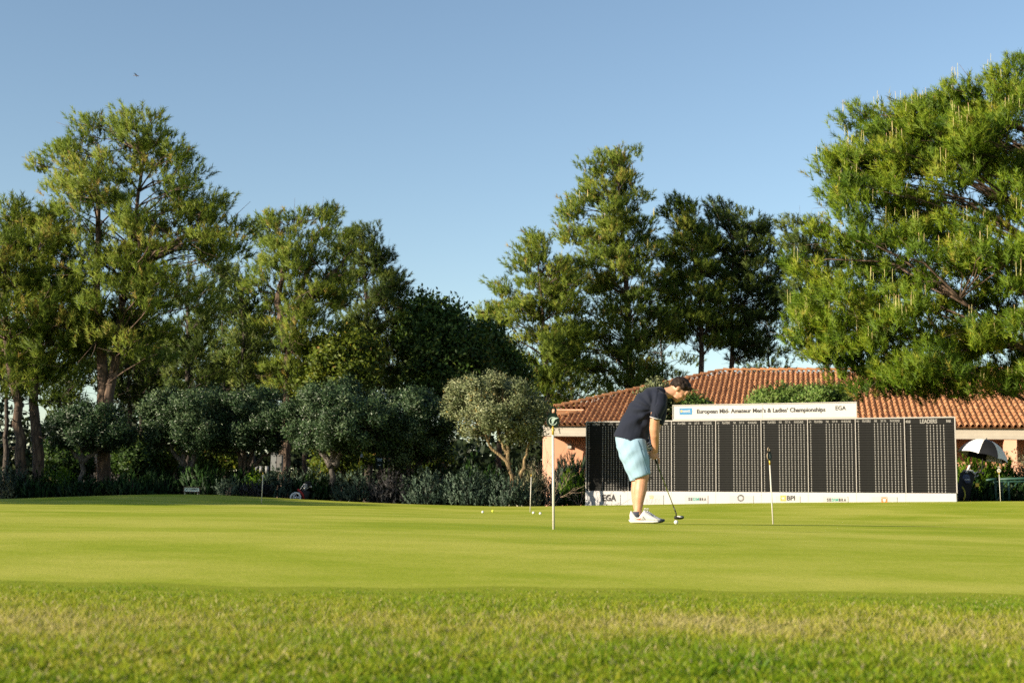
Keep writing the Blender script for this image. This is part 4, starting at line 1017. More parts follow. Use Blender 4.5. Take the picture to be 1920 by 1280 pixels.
def cloth(name, c, sc, strength, var=.1):
    m_, nt, b = newmat(name); tc = N(nt, 'ShaderNodeTexCoord'); mp = N(nt, 'ShaderNodeMapping'); mp.inputs['Scale'].default_value = (1, .6, .45); mp.inputs['Rotation'].default_value = (0, .6, 0)
    nt.links.new(tc.outputs['Object'], mp.inputs[0])
    n1 = noise(nt, sc, 2, .45, mp.outputs[0], .6); n2 = noise(nt, 220, 2, .6, tc.outputs['Object'])
    r = ramp(nt, n2.outputs[0], [(.3, tuple(x * (1 - var) for x in c)), (.7, tuple(x * (1 + var) for x in c))]); nt.links.new(r.outputs[0], b.inputs['Base Color'])
    bp = N(nt, 'ShaderNodeBump'); bp.inputs['Strength'].default_value = strength; bp.inputs['Distance'].default_value = .05
    nt.links.new(n1.outputs[0], bp.inputs['Height']); nt.links.new(bp.outputs[0], b.inputs['Normal'])
    b.inputs['Roughness'].default_value = .85; b.inputs['Specular IOR Level'].default_value = .2; b.inputs['Sheen Weight'].default_value = .05
    return m_
M['polo'] = cloth('navy_cotton', (.009, .012, .024), 5, .30)
M['shorts'] = cloth('light_blue_cotton', (.225, .345, .445), 5, .22, .04)
M['hair'] = plain('dark_brown_hair', (.014, .008, .005), .65, .5, 40, .3, 90, spec=.2)
M['white_cloth'] = plain('white_cloth', (.52, .51, .50), .7, .06, 20)
M['sock'] = plain('navy_sock', (.030, .034, .055), .9, .15, 40)
M['shoe'] = plain('white_shoe_mesh', (.50, .485, .475), .6, .05, 30, .15, 200)
M['shoe_grey'] = plain('grey_shoe_panel', (.26, .26, .28), .7, .15, 60, .2, 250)
M['sole_dark'] = plain('dark_sole', (.05, .06, .08), .7); M['swoosh'] = plain('red_print', (.75, .07, .03), .5)
M['black'] = plain('black_rubber', (.010, .010, .010), .6, .2, 30); M['chrome'] = plain('metal', (.5, .5, .5), .25, .1, 8, metal=1)

# body: one continuous figure
B = MB()
YR, YL = -.115, .125
mlimb(B, [(1190, 845, YR, 16, .075), (1198, 858, YR, 16, .076), (1203, 878, YR, 14.5, .070), (1205.5, 893, YR, 12.8, .062), (1203.5, 904, YR, 12, .058), (1201.5, 918, YR, 12, .060), (1199.5, 932, YR, 10, .052), (1198, 946, YR, 8.2, .040), (1196.5, 958, YR, 7.2, .036), (1197, 968, YR, 8, .036)])
mlimb(B, [(1188, 845, YL, 15, .075), (1192, 858, YL, 15, .075), (1196, 880, YL, 13, .068), (1197.5, 895, YL, 11.6, .060), (1195.5, 906, YL, 10.6, .056), (1194.5, 920, YL, 10.6, .058), (1194, 934, YL, 9, .05), (1195, 948, YL, 7.6, .039), (1197, 958, YL, 7, .036), (1199, 968, YL, 8, .036)])
mlimb(B, [(1187, 838, 0, 16, .11), (1186, 815, 0, 17, .12), (1193, 790, 0, 20, .14), (1206, 768, 0, 23, .165), (1222, 752, 0, 20, .18), (1236, 742, 0, 14, .14), (1244, 738, 0, 10, .08)])
# neck
mlimb(B, [(1240, 741, 0, 11, .062), (1252, 737, 0, 10.5, .060), (1262, 735, 0, 11, .058), (1268, 733, 0, 12, .055)])
# arms: both hang to the grip
mlimb(B, [(1238, 752, -.185, 10, .05), (1233, 772, -.195, 9.5, .050), (1230, 790, -.185, 9, .047), (1228.5, 806, -.165, 9, .045), (1229.5, 817, -.135, 8.6, .043), (1230, 828, -.09, 7.4, .036), (1230, 840, -.05, 5.8, .030), (1229.5, 847, -.032, 6.2, .024)])
mlimb(B, [(1240, 752, .185, 10, .05), (1237, 775, .2, 9, .048), (1234, 796, .19, 8.5, .045), (1231, 808, .165, 8.4, .043), (1227, 818, .12, 7.6, .038), (1222, 828, .065, 6, .031), (1219.5, 834, .035, 5.6, .028)])
# grip axis of the putter, used by the hands
g0_, g1_ = m(1216.5, 826, .0), m(1233.2, 869, .0); gd = (g1_ - g0_).normalized()
def gp(t): return g0_ + gd * t
def hand(mb, t0, side, wrist):
    """fist round the grip: palm on one side (side=-1 near the lens), four curled fingers, thumb down the grip"""
    nrm = Vector((0, side, 0)); fr = gd.cross(nrm).normalized()
    if fr.x < 0: fr = -fr
    # palm block
    c = gp(t0 + .045) + nrm * .026 + fr * .004
    mb.rings([(wrist, fr * .026, nrm * .020), (gp(t0 - .005) + nrm * .024 - fr * .004, fr * .034, nrm * .017), (gp(t0 + .03) + nrm * .026, fr * .040, nrm * .016), (gp(t0 + .075) + nrm * .024, fr * .036, nrm * .014), (gp(t0 + .095) + nrm * .022, fr * .022, nrm * .009)], 12)
    for k in range(4):      # index is lowest on the grip
        t = t0 + .088 - k * .0215; ln = (1.0, 1.08, 1.0, .84)[k]; rr = (.0095, .0098, .0094, .0082)[k]
        p0 = gp(t) + nrm * .026 + fr * .026; p1 = gp(t + .002) + nrm * .014 + fr * (.042 * ln); p2 = gp(t + .003) - nrm * .012 + fr * (.037 * ln); p3 = gp(t + .003) - nrm * .025 + fr * .010; p4 = gp(t + .002) - nrm * .021 - fr * .012
        if k == 0 and side < 0:     # right index stretched along the shaft
            p1 = gp(t + .018) + nrm * .016 + fr * .036; p2 = gp(t + .040) + nrm * .008 + fr * .028; p3 = gp(t + .058) + nrm * .004 + fr * .021; p4 = gp(t + .068) + nrm * .002 + fr * .018
        mb.tube([p0, p1, p2, p3, p4], [rr * 1.1, rr * 1.08, rr, rr * .95, rr * .7], 8)
    mb.tube([gp(t0 + .01) + nrm * .030 - fr * .018, gp(t0 + .04) + nrm * .020 - fr * .030, gp(t0 + .070) + nrm * .006 - fr * .026, gp(t0 + .095) - nrm * .002 - fr * .018], [.014, .0125, .0105, .007], 8)
hand(B, .105, -1, m(1229.5, 843, -.044))
# head
hc_ = m(1275.5, 731.5, 0); hf_ = Vector((.66, 0, -.75)).normalized(); hu = Vector((.75, 0, .66)).normalized(); hs_ = Vector((0, 1, 0))
def H(f, u, s=0): return hc_ + hf_ * f + hu * u + hs_ * s
def hell(mb, f, u, s, rf, ru, rs, n=14, mm_=10): mb.ell(H(f, u, s), (hf_ * rf, hs_ * rs, hu * ru), n, mm_)
hell(B, -.008, .030, 0, .094, .086, .074); hell(B, .030, -.010, 0, .062, .078, .062); hell(B, .034, -.055, 0, .052, .052, .050)
hell(B, .062, -.088, 0, .024, .022, .027); hell(B, -.01, -.045, 0, .055, .05, .052)
hell(B, .080, .020, 0, .018, .014, .05); hell(B, .072, .045, 0, .022, .04, .052)
B.rings([(H(.088, .012), hs_ * .010, hf_ * .010), (H(.098, -.008), hs_ * .013, hf_ * .014), (H(.106, -.026), hs_ * .017, hf_ * .016), (H(.092, -.036), hs_ * .016, hf_ * .008)], 10)
hell(B, .086, -.056, 0, .012, .007, .023); hell(B, .083, -.066, 0, .012, .007, .021)
for s in (-1, 1):
    hell(B, .062, -.024, s * .036, .022, .020, .022); hell(B, -.012, -.008, s * .076, .018, .032, .010); hell(B, -.022, .004, s * .081, .012, .022, .007)
    hell(B, .080, .022, s * .028, .014, .008, .020)
body = remesh(B, 'body', .0072, 2, .45); link('body', body, man, M['skin'])
for s in (-1, 1):   # eyes looking down at the ball, brows
    e = MB(); e.tube([H(.083, -.006, s * .017), H(.086, -.009, s * .030), H(.077, -.006, s * .045)], [.0015, .0028, .0015], 6); e.build('eyelashes', M['hair'], man)
    e = MB(); e.tube([H(.090, .020, s * .012), H(.092, .026, s * .030), H(.080, .022, s * .050)], [.003, .004, .002], 6); e.build('eyebrow', M['hair'], man)
e = MB(); e.tube([H(.093, -.061, -.019), H(.097, -.0605, 0), H(.093, -.061, .019)], .0022, 6); 
M['lip'] = plain('lips', (.30, .10, .075), .5); e.build('mouth', M['lip'], man)
# short curly hair
Hm = MB(); gh = np.random.default_rng(9)
hell(Hm, -.014, .040, 0, .096, .086, .078)
for k in range(560):
    v = gh.standard_normal(3); v /= np.linalg.norm(v); f, u, s = v
    if u < -.50 or (f > .28 and u < .42) or (f > -.05 and u < .02) or (f > .55 and u < .62): continue
    rr = .012 + .010 * gh.random()
    hell(Hm, -.010 + f * .094, .038 + u * .088, s * .078, rr, rr * .9, rr, 6, 4)
for k in range(60):      # fringe falling over the forehead, sideburns
    s = gh.uniform(-.055, .055); hell(Hm, .070 + gh.uniform(-.008, .014) - abs(s) * .35, .082 + gh.uniform(-.02, .02), s, .014, .016, .014, 6, 4)
hm_ = MB()
link('hair', remesh(Hm, 'hair', .0052, 1, .3), man, M['hair'])
# polo shirt
T_ = MB()
def ring2(bk, fr, ry, yc=0):
    c = (m(*bk) + m(*fr)) / 2; a = (m(*fr) - m(*bk)) / 2; return (c + Vector((0, yc, 0)), a, Vector((0, ry, 0)))
T_.rings([ring2((1152.5, 817), (1214, 839), .186), ring2((1156.5, 805), (1217, 822), .188), ring2((1165, 787), (1221, 806), .186), ring2((1176, 769), (1227, 790), .186), ring2((1188, 751), (1238, 774), .200), ring2((1201, 737), (1249, 763), .212), ring2((1216, 728), (1254, 755), .205), ring2((1230, 724), (1255.5, 749), .160), ring2((1240, 725), (1255, 745), .090)], 24)
mlimb(T_, [(1232, 744, -.10, 15, .085), (1239, 750, -.165, 15, .072), (1238, 764, -.196, 13.2, .068), (1234, 777, -.198, 11.6, .064), (1230.5, 789.5, -.19, 10.4, .062)])
mlimb(T_, [(1234, 744, .10, 15, .085), (1241, 750, .165, 15, .072), (1241, 764, .196, 13.2, .068), (1240, 778, .2, 11.6, .064), (1237, 793, .195, 10.4, .062)])
ts = remesh(T_, 'polo_shirt', .008, 5, .5)
# folds pressed into the cloth: ridges fanning from the armpit and the waist
co = np.zeros(len(ts.vertices) * 3, np.float32); ts.vertices.foreach_get('co', co); co = co.reshape(-1, 3)
no = np.zeros_like(co).ravel(); ts.vertex_normals.foreach_get('vector', no); no = no.reshape(-1, 3)
x, y, z = co[:, 0], co[:, 1], co[:, 2]
cx, cz = (1228 - 1210) / MS, (979 - 770) / MS
an = np.arctan2(z - cz, x - cx); rd = np.hypot(x - cx, z - cz)
fold = .0085 * np.sin(an * 11 + 5 * rd + 2 * np.sin(y * 9)) * np.exp(-((rd - .17) / .12) ** 2) * (x < .14)
fold += .0065 * np.sin(26 * (z + .55 * x) + 3 * np.sin(14 * x) + 6 * y) * np.exp(-((z - 1.0) / .13) ** 2)
co += no * fold[:, None]; ts.vertices.foreach_set('co', co.astype(np.float32).ravel()); ts.update()
shirt = link('polo_shirt', ts, man, M['polo'])
cb = MB(); ax = (m(1258, 737) - m(1243, 735)).normalized()
cb.rings([(m(1241.5, 735.5), (m(1255, 746) - m(1243, 725)) / 2 * 1.06, Vector((0, .078, 0))), (m(1246.5, 733.5), (m(1257, 743) - m(1246.5, 725)) / 2 * 1.05, Vector((0, .070, 0))), (m(1250, 733.5), (m(1257, 741) - m(1249.5, 726.5)) / 2 * .98, Vector((0, .064, 0)))], 20); cb.build('collar', M['polo'], shirt)
sv = MB(); tdir = (m(1230.5, 789.5, -.19) - m(1234, 777, -.198)).normalized(); b_ = Vector((0, 1, 0)); a_ = b_.cross(tdir).normalized(); b_ = tdir.cross(a_)
for off, nm, mt in ((-.018, 'sleeve_stripe', 'white_cloth'),):
    c0 = m(1230.5, 789.5, -.19) + tdir * off
    s_ = MB(); s_.rings([(c0 - tdir * .003, a_ * .0595, b_ * .0655), (c0 + tdir * .003, a_ * .0595, b_ * .0655)], 22); s_.build(nm, M[mt], shirt)
# shorts
Sh = MB()
Sh.rings([ring2((1163, 806), (1214, 827), .165), ring2((1156, 815), (1214, 836), .186), ring2((1156, 825), (1215.5, 842), .190), ring2((1159, 836), (1216, 848), .186), ring2((1164, 848), (1216, 856), .17)], 22)
mlimb(Sh, [(1186, 832, YR + .03, 28, .105), (1191, 850, YR, 25.5, .110), (1196.5, 868, YR, 22.8, .106), (1201, 884, YR, 20, .099), (1204, 893.5, YR, 18.3, .094)], 18)
mlimb(Sh, [(1184, 832, YL - .03, 27, .105), (1185.5, 850, YL, 23.5, .112), (1189.5, 868, YL, 20, .108), (1194, 884, YL, 17, .102), (1197, 898, YL, 15.5, .098)], 18)
sh = remesh(Sh, 'shorts', .008, 4, .5)
co = np.zeros(len(sh.vertices) * 3, np.float32); sh.vertices.foreach_get('co', co); co = co.reshape(-1, 3)
no = np.zeros_like(co).ravel(); sh.vertex_normals.foreach_get('vector', no); no = no.reshape(-1, 3); x, y, z = co.T
hip = np.exp(-((z - .66) / .22) ** 2)
co += no * ((.0040 * np.sin(34 * (z - .75 * x) + 2.5 * np.sin(11 * x + 5 * y)) * hip + .002 * np.sin(21 * (z + 1.6 * x) + 4 * y))[:, None]); sh.vertices.foreach_set('co', co.astype(np.float32).ravel()); sh.update()
shorts = link('shorts', sh, man, M['shorts'])
def onto(me, pts, lift=.003):
    bv = BVHTree.FromPolygons([v.co.copy() for v in me.vertices], [tuple(p.vertices) for p in me.polygons]); out = []
    for px, py in pts:
        p = m(px, py, -1); h = bv.ray_cast(p, Vector((0, 1, 0)))
        if h[0] is not None: out.append(h[0] + h[1] * lift)
    return out
M['seam'] = plain('dark_stitching', (.10, .18, .24), .8)
q = onto(sh, [(1198 + 19.5 * t, 827 + 66 * t) for t in np.linspace(0, 1, 18)], .001)
if len(q) > 2: s_ = MB(); s_.tube(q, .0028, 5); s_.build('side_seam', M['seam'], shorts)
q = onto(sh, [(1199 + 6 * t, 829 + 15 * t) for t in np.linspace(0, 1, 6)], .001)
if len(q) > 2: s_ = MB(); s_.tube(q, .0025, 5); s_.build('pocket_edge', M['seam'], shorts)
q = onto(sh, [(1187 + 33 * t, 893.5 - 1.5 * t) for t in np.linspace(0, 1, 14)], .0005)
if len(q) > 2: s_ = MB(); s_.tube(q, .0020, 5); s_.build('hem_stitch', M['shorts'], shorts)
# left hand in a striped glove
Gl = MB(); hand(Gl, .015, 1, m(1220.5, 829, .055))
mlimb(Gl, [(1225, 822, .09, 6.6, .036), (1221, 829.5, .055, 6.6, .034), (1219, 834, .036, 6.4, .031)])
mlimb(Gl, [(1213, 828, .02, 5, .03), (1216, 834, .0, 7.5, .035), (1219.5, 841, -.005, 6.5, .03)])
glove = link('golf_glove', remesh(Gl, 'golf_glove', .006, 2), man, M['white_cloth'])
for k in range(3):
    q = onto(glove.data, [(1213.5 + 2.0 * k + 7 * t, 829.5 + 4.3 * k - 3.5 * t) for t in np.linspace(0, 1, 7)], .001)
    if len(q) > 2: s_ = MB(); s_.tube(q, .0055, 6); s_.build('glove_stripe', M['black'], glove)
wt = MB(); wt.rings([(m(1228.6, 839, -.05), Vector((.034, 0, 0)), Vector((0, .033, 0))), (m(1228.6, 841, -.047), Vector((.034, 0, 0)), Vector((0, .033, 0)))], 12)
# socks and shoes
def shoe(yc, dx, near):
    ce = lambda px, py, y=0: m(px + dx, py, yc + y)
    s_ = MB(); s_.rings([(ce(1196, 968), Vector((.048, 0, 0)), Vector((0, .040, 0))), (ce(1195, 962), Vector((.042, 0, 0)), Vector((0, .039, 0))), (ce(1195.5, 957.5), Vector((.0405, 0, 0)), Vector((0, .0385, 0)))], 14); s_.build('sock', M['sock'], man)
    prof = [(1181.3, .050, .088, .016), (1183.6, .020, .128, .030), (1187.5, .016, .112, .036), (1192, .015, .084, .040), (1198, .015, .080, .042), (1203.5, .015, .104, .044), (1208, .015, .132, .042), (1212.5, .015, .118, .043), (1218, .015, .096, .046), (1225, .016, .072, .049), (1231.5, .019, .054, .047), (1236.5, .024, .046, .037), (1239.3, .030, .042, .022)]
    U = MB(); R_ = []
    for px, z0, z1, w in prof:
        x = (px + dx - 1210) / MS; R_.append((Vector((x, yc, (z0 + z1) / 2)), Vector((0, w, 0)), Vector((0, 0, (z1 - z0) / 2))))
    U.rings(R_, 16); up_ = link('shoe', remesh(U, 'shoe', .005, 2, .4), man, M['shoe'])
    So = MB(); R_ = []
    for px, z0, z1, w in [(1179.8, .026, .042, .014), (1182.5, .006, .036, .034), (1190, .001, .034, .042), (1200, .000, .032, .044), (1212, .000, .030, .048), (1224, .000, .030, .054), (1232, .004, .032, .052), (1237.5, .012, .036, .040), (1241, .022, .040, .016)]:
        R_.append((Vector(((px + dx - 1210) / MS, yc, (z0 + z1) / 2)), Vector((0, w, 0)), Vector((0, 0, (z1 - z0) / 2))))
    So.rings(R_, 14); So.build('sole', M['white_cloth'], up_)
    Tp = MB(); Tp.rings([(Vector(((1232.5 + dx - 1210) / MS, yc, .021)), Vector((0, .0525, 0)), Vector((0, 0, .018))), (Vector(((1237.8 + dx - 1210) / MS, yc, .027)), Vector((0, .042, 0)), Vector((0, 0, .017))), (Vector(((1241.4 + dx - 1210) / MS, yc, .032)), Vector((0, .017, 0)), Vector((0, 0, .010)))], 12); Tp.build('toe_bumper', M['sole_dark'], up_)
    L_ = MB()
    for px, z in ((1210, .134), (1213, .121), (1216, .108), (1219, .097), (1222, .087)):
        x = (px + dx - 1210) / MS; L_.tube([(x - .004, yc - .028, z - .024), (x, yc - .012, z - .006), (x + .004, yc + .012, z - .006), (x - .002, yc + .028, z - .024)], .0035, 6)
    x = (1209 + dx - 1210) / MS; L_.tube([(x, yc - .01, .133), (x - .004, yc - .020, .146), (x + .012, yc - .026, .150), (x + .014, yc - .018, .136)], .0035, 6)
    L_.build('laces', M['white_cloth'], up_)
    if near:
        bv = BVHTree.FromPolygons([v.co.copy() for v in up_.data.vertices], [tuple(p.vertices) for p in up_.data.polygons])
        cu = [(1189.5, 968.6, .2), (1193.5, 970.2, .8), (1197, 971.2, 1.3), (1199.5, 971.2, 1.7), (1201, 970, 1.2), (1201.6, 968.2, .3)]; V = []
        for px, py, w in cu:
            for sg in (-1, 1):
                p = m(px + dx, py + sg * w * .55, -1); h = bv.ray_cast(p, Vector((0, 1, 0)))
                V.append((h[0] + h[1] * .002) if h[0] else m(px, py, yc - .045))
        me = bpy.data.meshes.new('shoe_mark'); me.from_pydata([tuple(v) for v in V], [], [(2 * i, 2 * i + 1, 2 * i + 3, 2 * i + 2) for i in range(len(cu) - 1)]); link('shoe_mark', me, up_, M['swoosh'])
        V = []
        for px, py in [(1202, 965), (1206, 967), (1210, 972), (1212, 977)]:
            h = bv.ray_cast(m(px + dx, py, -1), Vector((0, 1, 0)))
            if h[0] is not None: V.append(h[0] + h[1] * .001)
        if len(V) > 2: s_ = MB(); s_.tube(V, .0035, 5); s_.build('shoe_piping', M['shoe_grey'], up_)
        t = MB(); t.rings([(Vector(((px + dx - 1210) / MS, yc, z)), Vector((0, w, 0)), Vector((.004, 0, h))) for px, z, w, h in ((1206, .110, .026, .026), (1212, .098, .030, .026), (1219, .080, .030, .020), (1225, .066, .026, .012))], 10); t.build('tongue', M['shoe_grey'], up_)
shoe(YR, 0, True); shoe(YL, 5, False)

# ------------------------------------------------------------------ putter, balls
pt = thing('putter', 'putter with a yellow green shaft held by the golfer', 'golf club', gm, man.rotation_euler)
M['shaft'] = plain('yellow_green_shaft', (.20, .22, .03), .3, .15, 10, metal=.5); M['shaft_dark'] = plain('dark_shaft', (.035, .035, .03), .35, .2, 10, metal=.6)
p_ = MB(); p_.tube([gp(-.02), gp(.05), gp((g1_ - g0_).length)], [.0145, .014, .0095], 10); p_.build('grip', M['black'], pt)
sa, sb, sc_ = m(1233.0, 868.5), m(1239.5, 886), m(1265.2, 955)
sa = gp((g1_ - g0_).length - .01)
p_ = MB(); p_.tube([sa, (sa + sc_) / 2, sc_], [.0058, .0052, .0046], 8); p_.build('shaft', M['shaft'], pt)
p_ = MB(); p_.tube([m(1239.2, 886), m(1240.6, 889.5)], .0075, 8); p_.tube([m(1262, 947), sc_, m(1265.8, 958)], [.0056, .0062, .0068], 8); p_.tube([m(1265.8, 958), m(1267, 960), m(1267.2, 967)], [.006, .006, .006], 8); p_.build('hosel', M['shaft_dark'], pt)
hd_ = MB(); zc = 968.4
hd_.rings([(m(1263.3, zc, -.02), Vector((0, .030, 0)), Vector((0, 0, .012))), (m(1265.5, zc, -.01), Vector((0, .045, 0)), Vector((0, 0, .017))), (m(1272, zc, 0), Vector((0, .055, 0)), Vector((0, 0, .019))), (m(1278, zc - .4, .01), Vector((0, .048, 0)), Vector((0, 0, .018))), (m(1281.3, zc - .6, .015), Vector((0, .028, 0)), Vector((0, 0, .011)))], 14)
hd_.build('club_head', M['black'], pt)
w_ = MB(); w_.rings([(m(1268.5, zc - 1.6, -.028), Vector((0, .016, 0)), Vector((0, 0, .009))), (m(1273, zc - 1.4, -.036), Vector((0, .018, 0)), Vector((0, 0, .010))), (m(1278.4, zc - 1.2, -.026), Vector((0, .016, 0)), Vector((0, 0, .007)))], 10); w_.build('white_plate', M['white_cloth'], pt)
M['ball'] = plain('white_ball', (.58, .57, .55), .35, .03, 10, .2, 300); M['ball_y'] = plain('yellow_ball', (.62, .66, .06), .4, .05, 10, .2, 300)
bm_ = MB(); bm_.ell((0, 0, .0213), ((.0213, 0, 0), (0, .0213, 0), (0, 0, .0213)), 16, 10)
bme = bm_.mesh('golf_ball'); bme2 = bme.copy(); bme.materials.append(M['ball']); bme2.materials.append(M['ball_y'])
for px, d, me_, lab in ((1267.6, 13.05, bme, 'white ball just under the putter head'), (905, 25.5, bme, 'white ball left of the yellow one on the far green'), (924, 26.6, bme2, 'small yellow golf ball on the far green'), (1000, 24.9, bme, 'white ball nearest the thin flag pin'), (1013, 24.2, bme, 'white ball right of its twin beside the thin flag pin')):
    o = link('golf_ball', me_); o.location = base_at(px, d); s = 1.0 if d < 20 else 1.18; o.scale = (s, s, s)
    tag(o, lab, 'golf ball', 'golf balls on the green')

# ------------------------------------------------------------------ practice pins
M['pin_white'] = plain('white_pin', (.48, .455, .39), .5, .06, 12); M['brass'] = plain('brass_ferrule', (.50, .34, .05), .35, .1, 10, metal=.4)
M['disc_dark'] = plain('dark_green_disc', (.006, .015, .010), .55, .2, 8, spec=.15); M['disc_pale'] = plain('pale_disc', (.55, .50, .42), .5, .08, 8); M['disc_rim'] = plain('worn_rim', (.24, .185, .12), .6, .1, 12)
M['emblem'] = plain('pale_green_print', (.38, .47, .40), .5)
def pin(px, d, top_px, label, face_yaw, emblem, pale=False, Lp=.90):
    b0 = base_at(px, d); tp = P(top_px[0], top_px[1], d); ax = (tp - b0); Lt = ax.length
    root = thing('practice_pin', label, 'putting pin', b0, (0, 0, 0), 'numbered pins standing in the practice holes')
    q = ax.to_track_quat('Z', 'X'); root.rotation_mode = 'QUATERNION'; root.rotation_quaternion = q
    dh = .155 * Lt / .9; ps = Lt - dh
    sc = Lt / .9
    p_ = MB(); p_.tube([(0, 0, -.05), (0, 0, ps - .055 * sc)], .0095 * sc if d < 12 else .0085 * sc, 10); p_.build('pole', M['pin_white'], root)
    p_ = MB(); p_.tube([(0, 0, ps - .055 * sc), (0, 0, ps + .01)], .0088 * sc, 10); p_.build('ferrule', M['brass'], root)
    # keyhole shaped plate with a ring on top
    R1, R2 = .050 * sc, .030 * sc; z1 = ps + R1 * .95; z2 = Lt - R2
    th = .009 * sc; V = []; Fc = []
    def outl(k):
        n = 40; pts = []
        for i in range(n):
            a = 2 * pi * i / n - pi / 2; dx, dz = cos(a), sin(a)
            # farthest hit of a ray from between the circles
            o = Vector((0, (z1 + z2) / 2 - .004)); best = 0
            for cz, r in ((z1, R1), (z2, R2)):
                oz = o.y - cz; bq = oz * dz; cq = oz * oz - r * r; disc = bq * bq - cq
                if disc > 0: best = max(best, -bq + sqrt(disc))
            pts.append((dx * max(best, .018 * sc), o.y + dz * max(best, .018 * sc)))
        return pts
    ol = outl(0); n = len(ol); hole = []
    oc = (z1 + z2) / 2 - .004
    rh = R2 * .58
    fz = Matrix.Rotation(face_yaw, 3, 'Z')
    bmx = MB(); mats = [M['disc_pale'] if pale else M['disc_dark'], M['disc_rim']]
    # plate body below the hole, ring above it, built as quads round the two outlines
    top = [(x, z) for x, z in ol]
    inner = [(cos(2 * pi * i / n - pi / 2) * rh, z2 + sin(2 * pi * i / n - pi / 2) * rh) for i in range(n)]
    for y in (-th / 2, th / 2): V += [(x, y, z) for x, z in top] + [(x, y, z) for x, z in inner]
    for i in range(n):
        j = (i + 1) % n
        Fc.append(((i, j, n + j, n + i), 0)); Fc.append(((2 * n + j, 2 * n + i, 3 * n + i, 3 * n + j), 0)); Fc.append(((i, 2 * n + i, 2 * n + j, j), 1)); Fc.append(((n + j, 3 * n + j, 3 * n + i, n + i), 1))
    for f, mi in Fc: pass
    bmx.v = [tuple(fz @ Vector(v)) for v in V]; bmx.f = [f for f, _ in Fc]; bmx.m = [mi for _, mi in Fc]; bmx.sm = [False] * len(Fc)
    disc = bmx.build('marker_disc', mats, root)
    yv = -th / 2 - .0012
    if emblem == 'bird':
        e = MB(); r1, r2 = R1 * .62, R1 * .52; nn = 26
        for i in range(nn):
            a0 = radians(55 + 290 * i / nn); a1 = radians(55 + 290 * (i + 1) / nn)
            e.prism([(cos(a) * r, z1 + sin(a) * r) for a, r in ((a0, r2), (a1, r2), (a1, r1), (a0, r1))], yv, yv + .001)
        e.prism([(-.5 * R1 * .42, z1 - R1 * .40), (R1 * .02, z1 - R1 * .42), (R1 * .16, z1 - R1 * .05), (R1 * .30, z1 + R1 * .22), (R1 * .86, z1 + R1 * .50), (R1 * .30, z1 + R1 * .52), (-R1 * .12, z1 + R1 * .42), (-R1 * .26, z1 + R1 * .10), (-R1 * .16, z1 - R1 * .12)], yv, yv + .001)
        for v in range(len(e.v)): e.v[v] = tuple(fz @ Vector(e.v[v]))
        e.build('bird_emblem', M['emblem'], disc)
    elif emblem:
        t = text('pin_number', emblem, R1 * 1.25, M['white_board'] if not pale else M['gapblack'], disc, tuple(fz @ Vector((0, yv, z1))), (pi / 2, 0, face_yaw), bold=.0005)
    return root
pin(1038, F / 256, (1036.5, 762), 'tall nearest pin with a bird emblem on its dark disc', radians(4), 'bird')
pin(1449.5, F / 163, (1441.5, 838), 'leaning pin with the number 5 right of the golfer', radians(48), '5')
pin(490, F / 86, (494, 873), 'leaning pin on the far left of the green', radians(58), 'bird')
pin(994, F / 92, (996.5, 874), 'thin pin seen with its disc edge on near the two balls', radians(86), None)
pin(1876, F / 74.5, (1872.5, 874), 'pin with a pale round disc in front of the green rack', radians(0), '10', True)
# ------------------------------------------------------------------ small things at the back of the green
def at(px, py, d): return P(px, py, d)
M['wood_dark'] = plain('dark_stained_wood', (.045, .026, .016), .7, .2, 10); M['sign_pale'] = plain('pale_sign', (.58, .66, .60), .5, .04, 4)
d = 34.6; b0 = base_at(359, d); s = d / F
sg = thing('notice_board', 'low white notice board with dark frame on the rise at the back', 'sign', b0, (0, 0, radians(4)))
fr = MB(); w = 31 * s / 2; h0 = 4.5 * s; h1 = 15.2 * s
fr.box(-w, w, -.02, .03, h1 - .025, h1); fr.box(-w, w, -.02, .03, h0, h0 + .025); fr.box(-w, -w + .025, -.018, .028, h0 + .025, h1 - .025); fr.box(w - .025, w, -.018, .028, h0 + .025, h1 - .025); fr.build('frame', M['wood_dark'], sg)
p_ = MB(); p_.box(-w + .02, w - .02, .0, .015, h0 + .02, h1 - .02); p_.build('panel', M['sign_pale'], sg)
text('sign_text', 'NO CHIPPING', .07, M['ink'], sg, (0, -.004, (h0 + h1) / 2), R0, bold=.001, width=.31)
for x in (-w * .8, w * .72): p_ = MB(); p_.box(x - .012, x + .012, 0, .02, -.1, h0); p_.build('leg', M['trim'], sg)

# red golf bag on its trolley behind the rise
d = 34.9; b0 = at(566, 940, d)
tr = thing('golf_trolley', 'red and black golf bag with clubs on a white wheeled trolley', 'golf trolley', b0); q = lambda px, py, y=0: (at(px, py, d) - b0) + Vector((0, y, 0))
M['red'] = plain('red_fabric', (.24, .010, .010), .6, .15, 10); M['white_pl'] = plain('white_plastic', (.5, .5, .52), .4, .05, 5); M['blk_fab'] = plain('black_fabric', (.012, .012, .013), .8, .3, 12); M['steel'] = plain('club_steel', (.42, .40, .38), .35, .1, 6, metal=.8)
for yy in (-.25, .22):
    wz = MB(); c = q(557, 933, yy); R_ = .13
    pts = [c + Vector((cos(a) * R_, 0, sin(a) * R_)) for a in np.linspace(0, 2 * pi, 21)]; wz.tube(pts, .022, 8, False)
    wheel = wz.build('wheel', M['white_pl'], tr)
    hb = MB()
    for a in (0.3, 2.4, 4.5): hb.tube([c, c + Vector((cos(a) * R_, 0, sin(a) * R_))], .010, 5)
    hb.ell(c, ((.03, 0, 0), (0, .03, 0), (0, 0, .03)), 8, 6); hb.build('spokes', M['white_pl'], wheel)
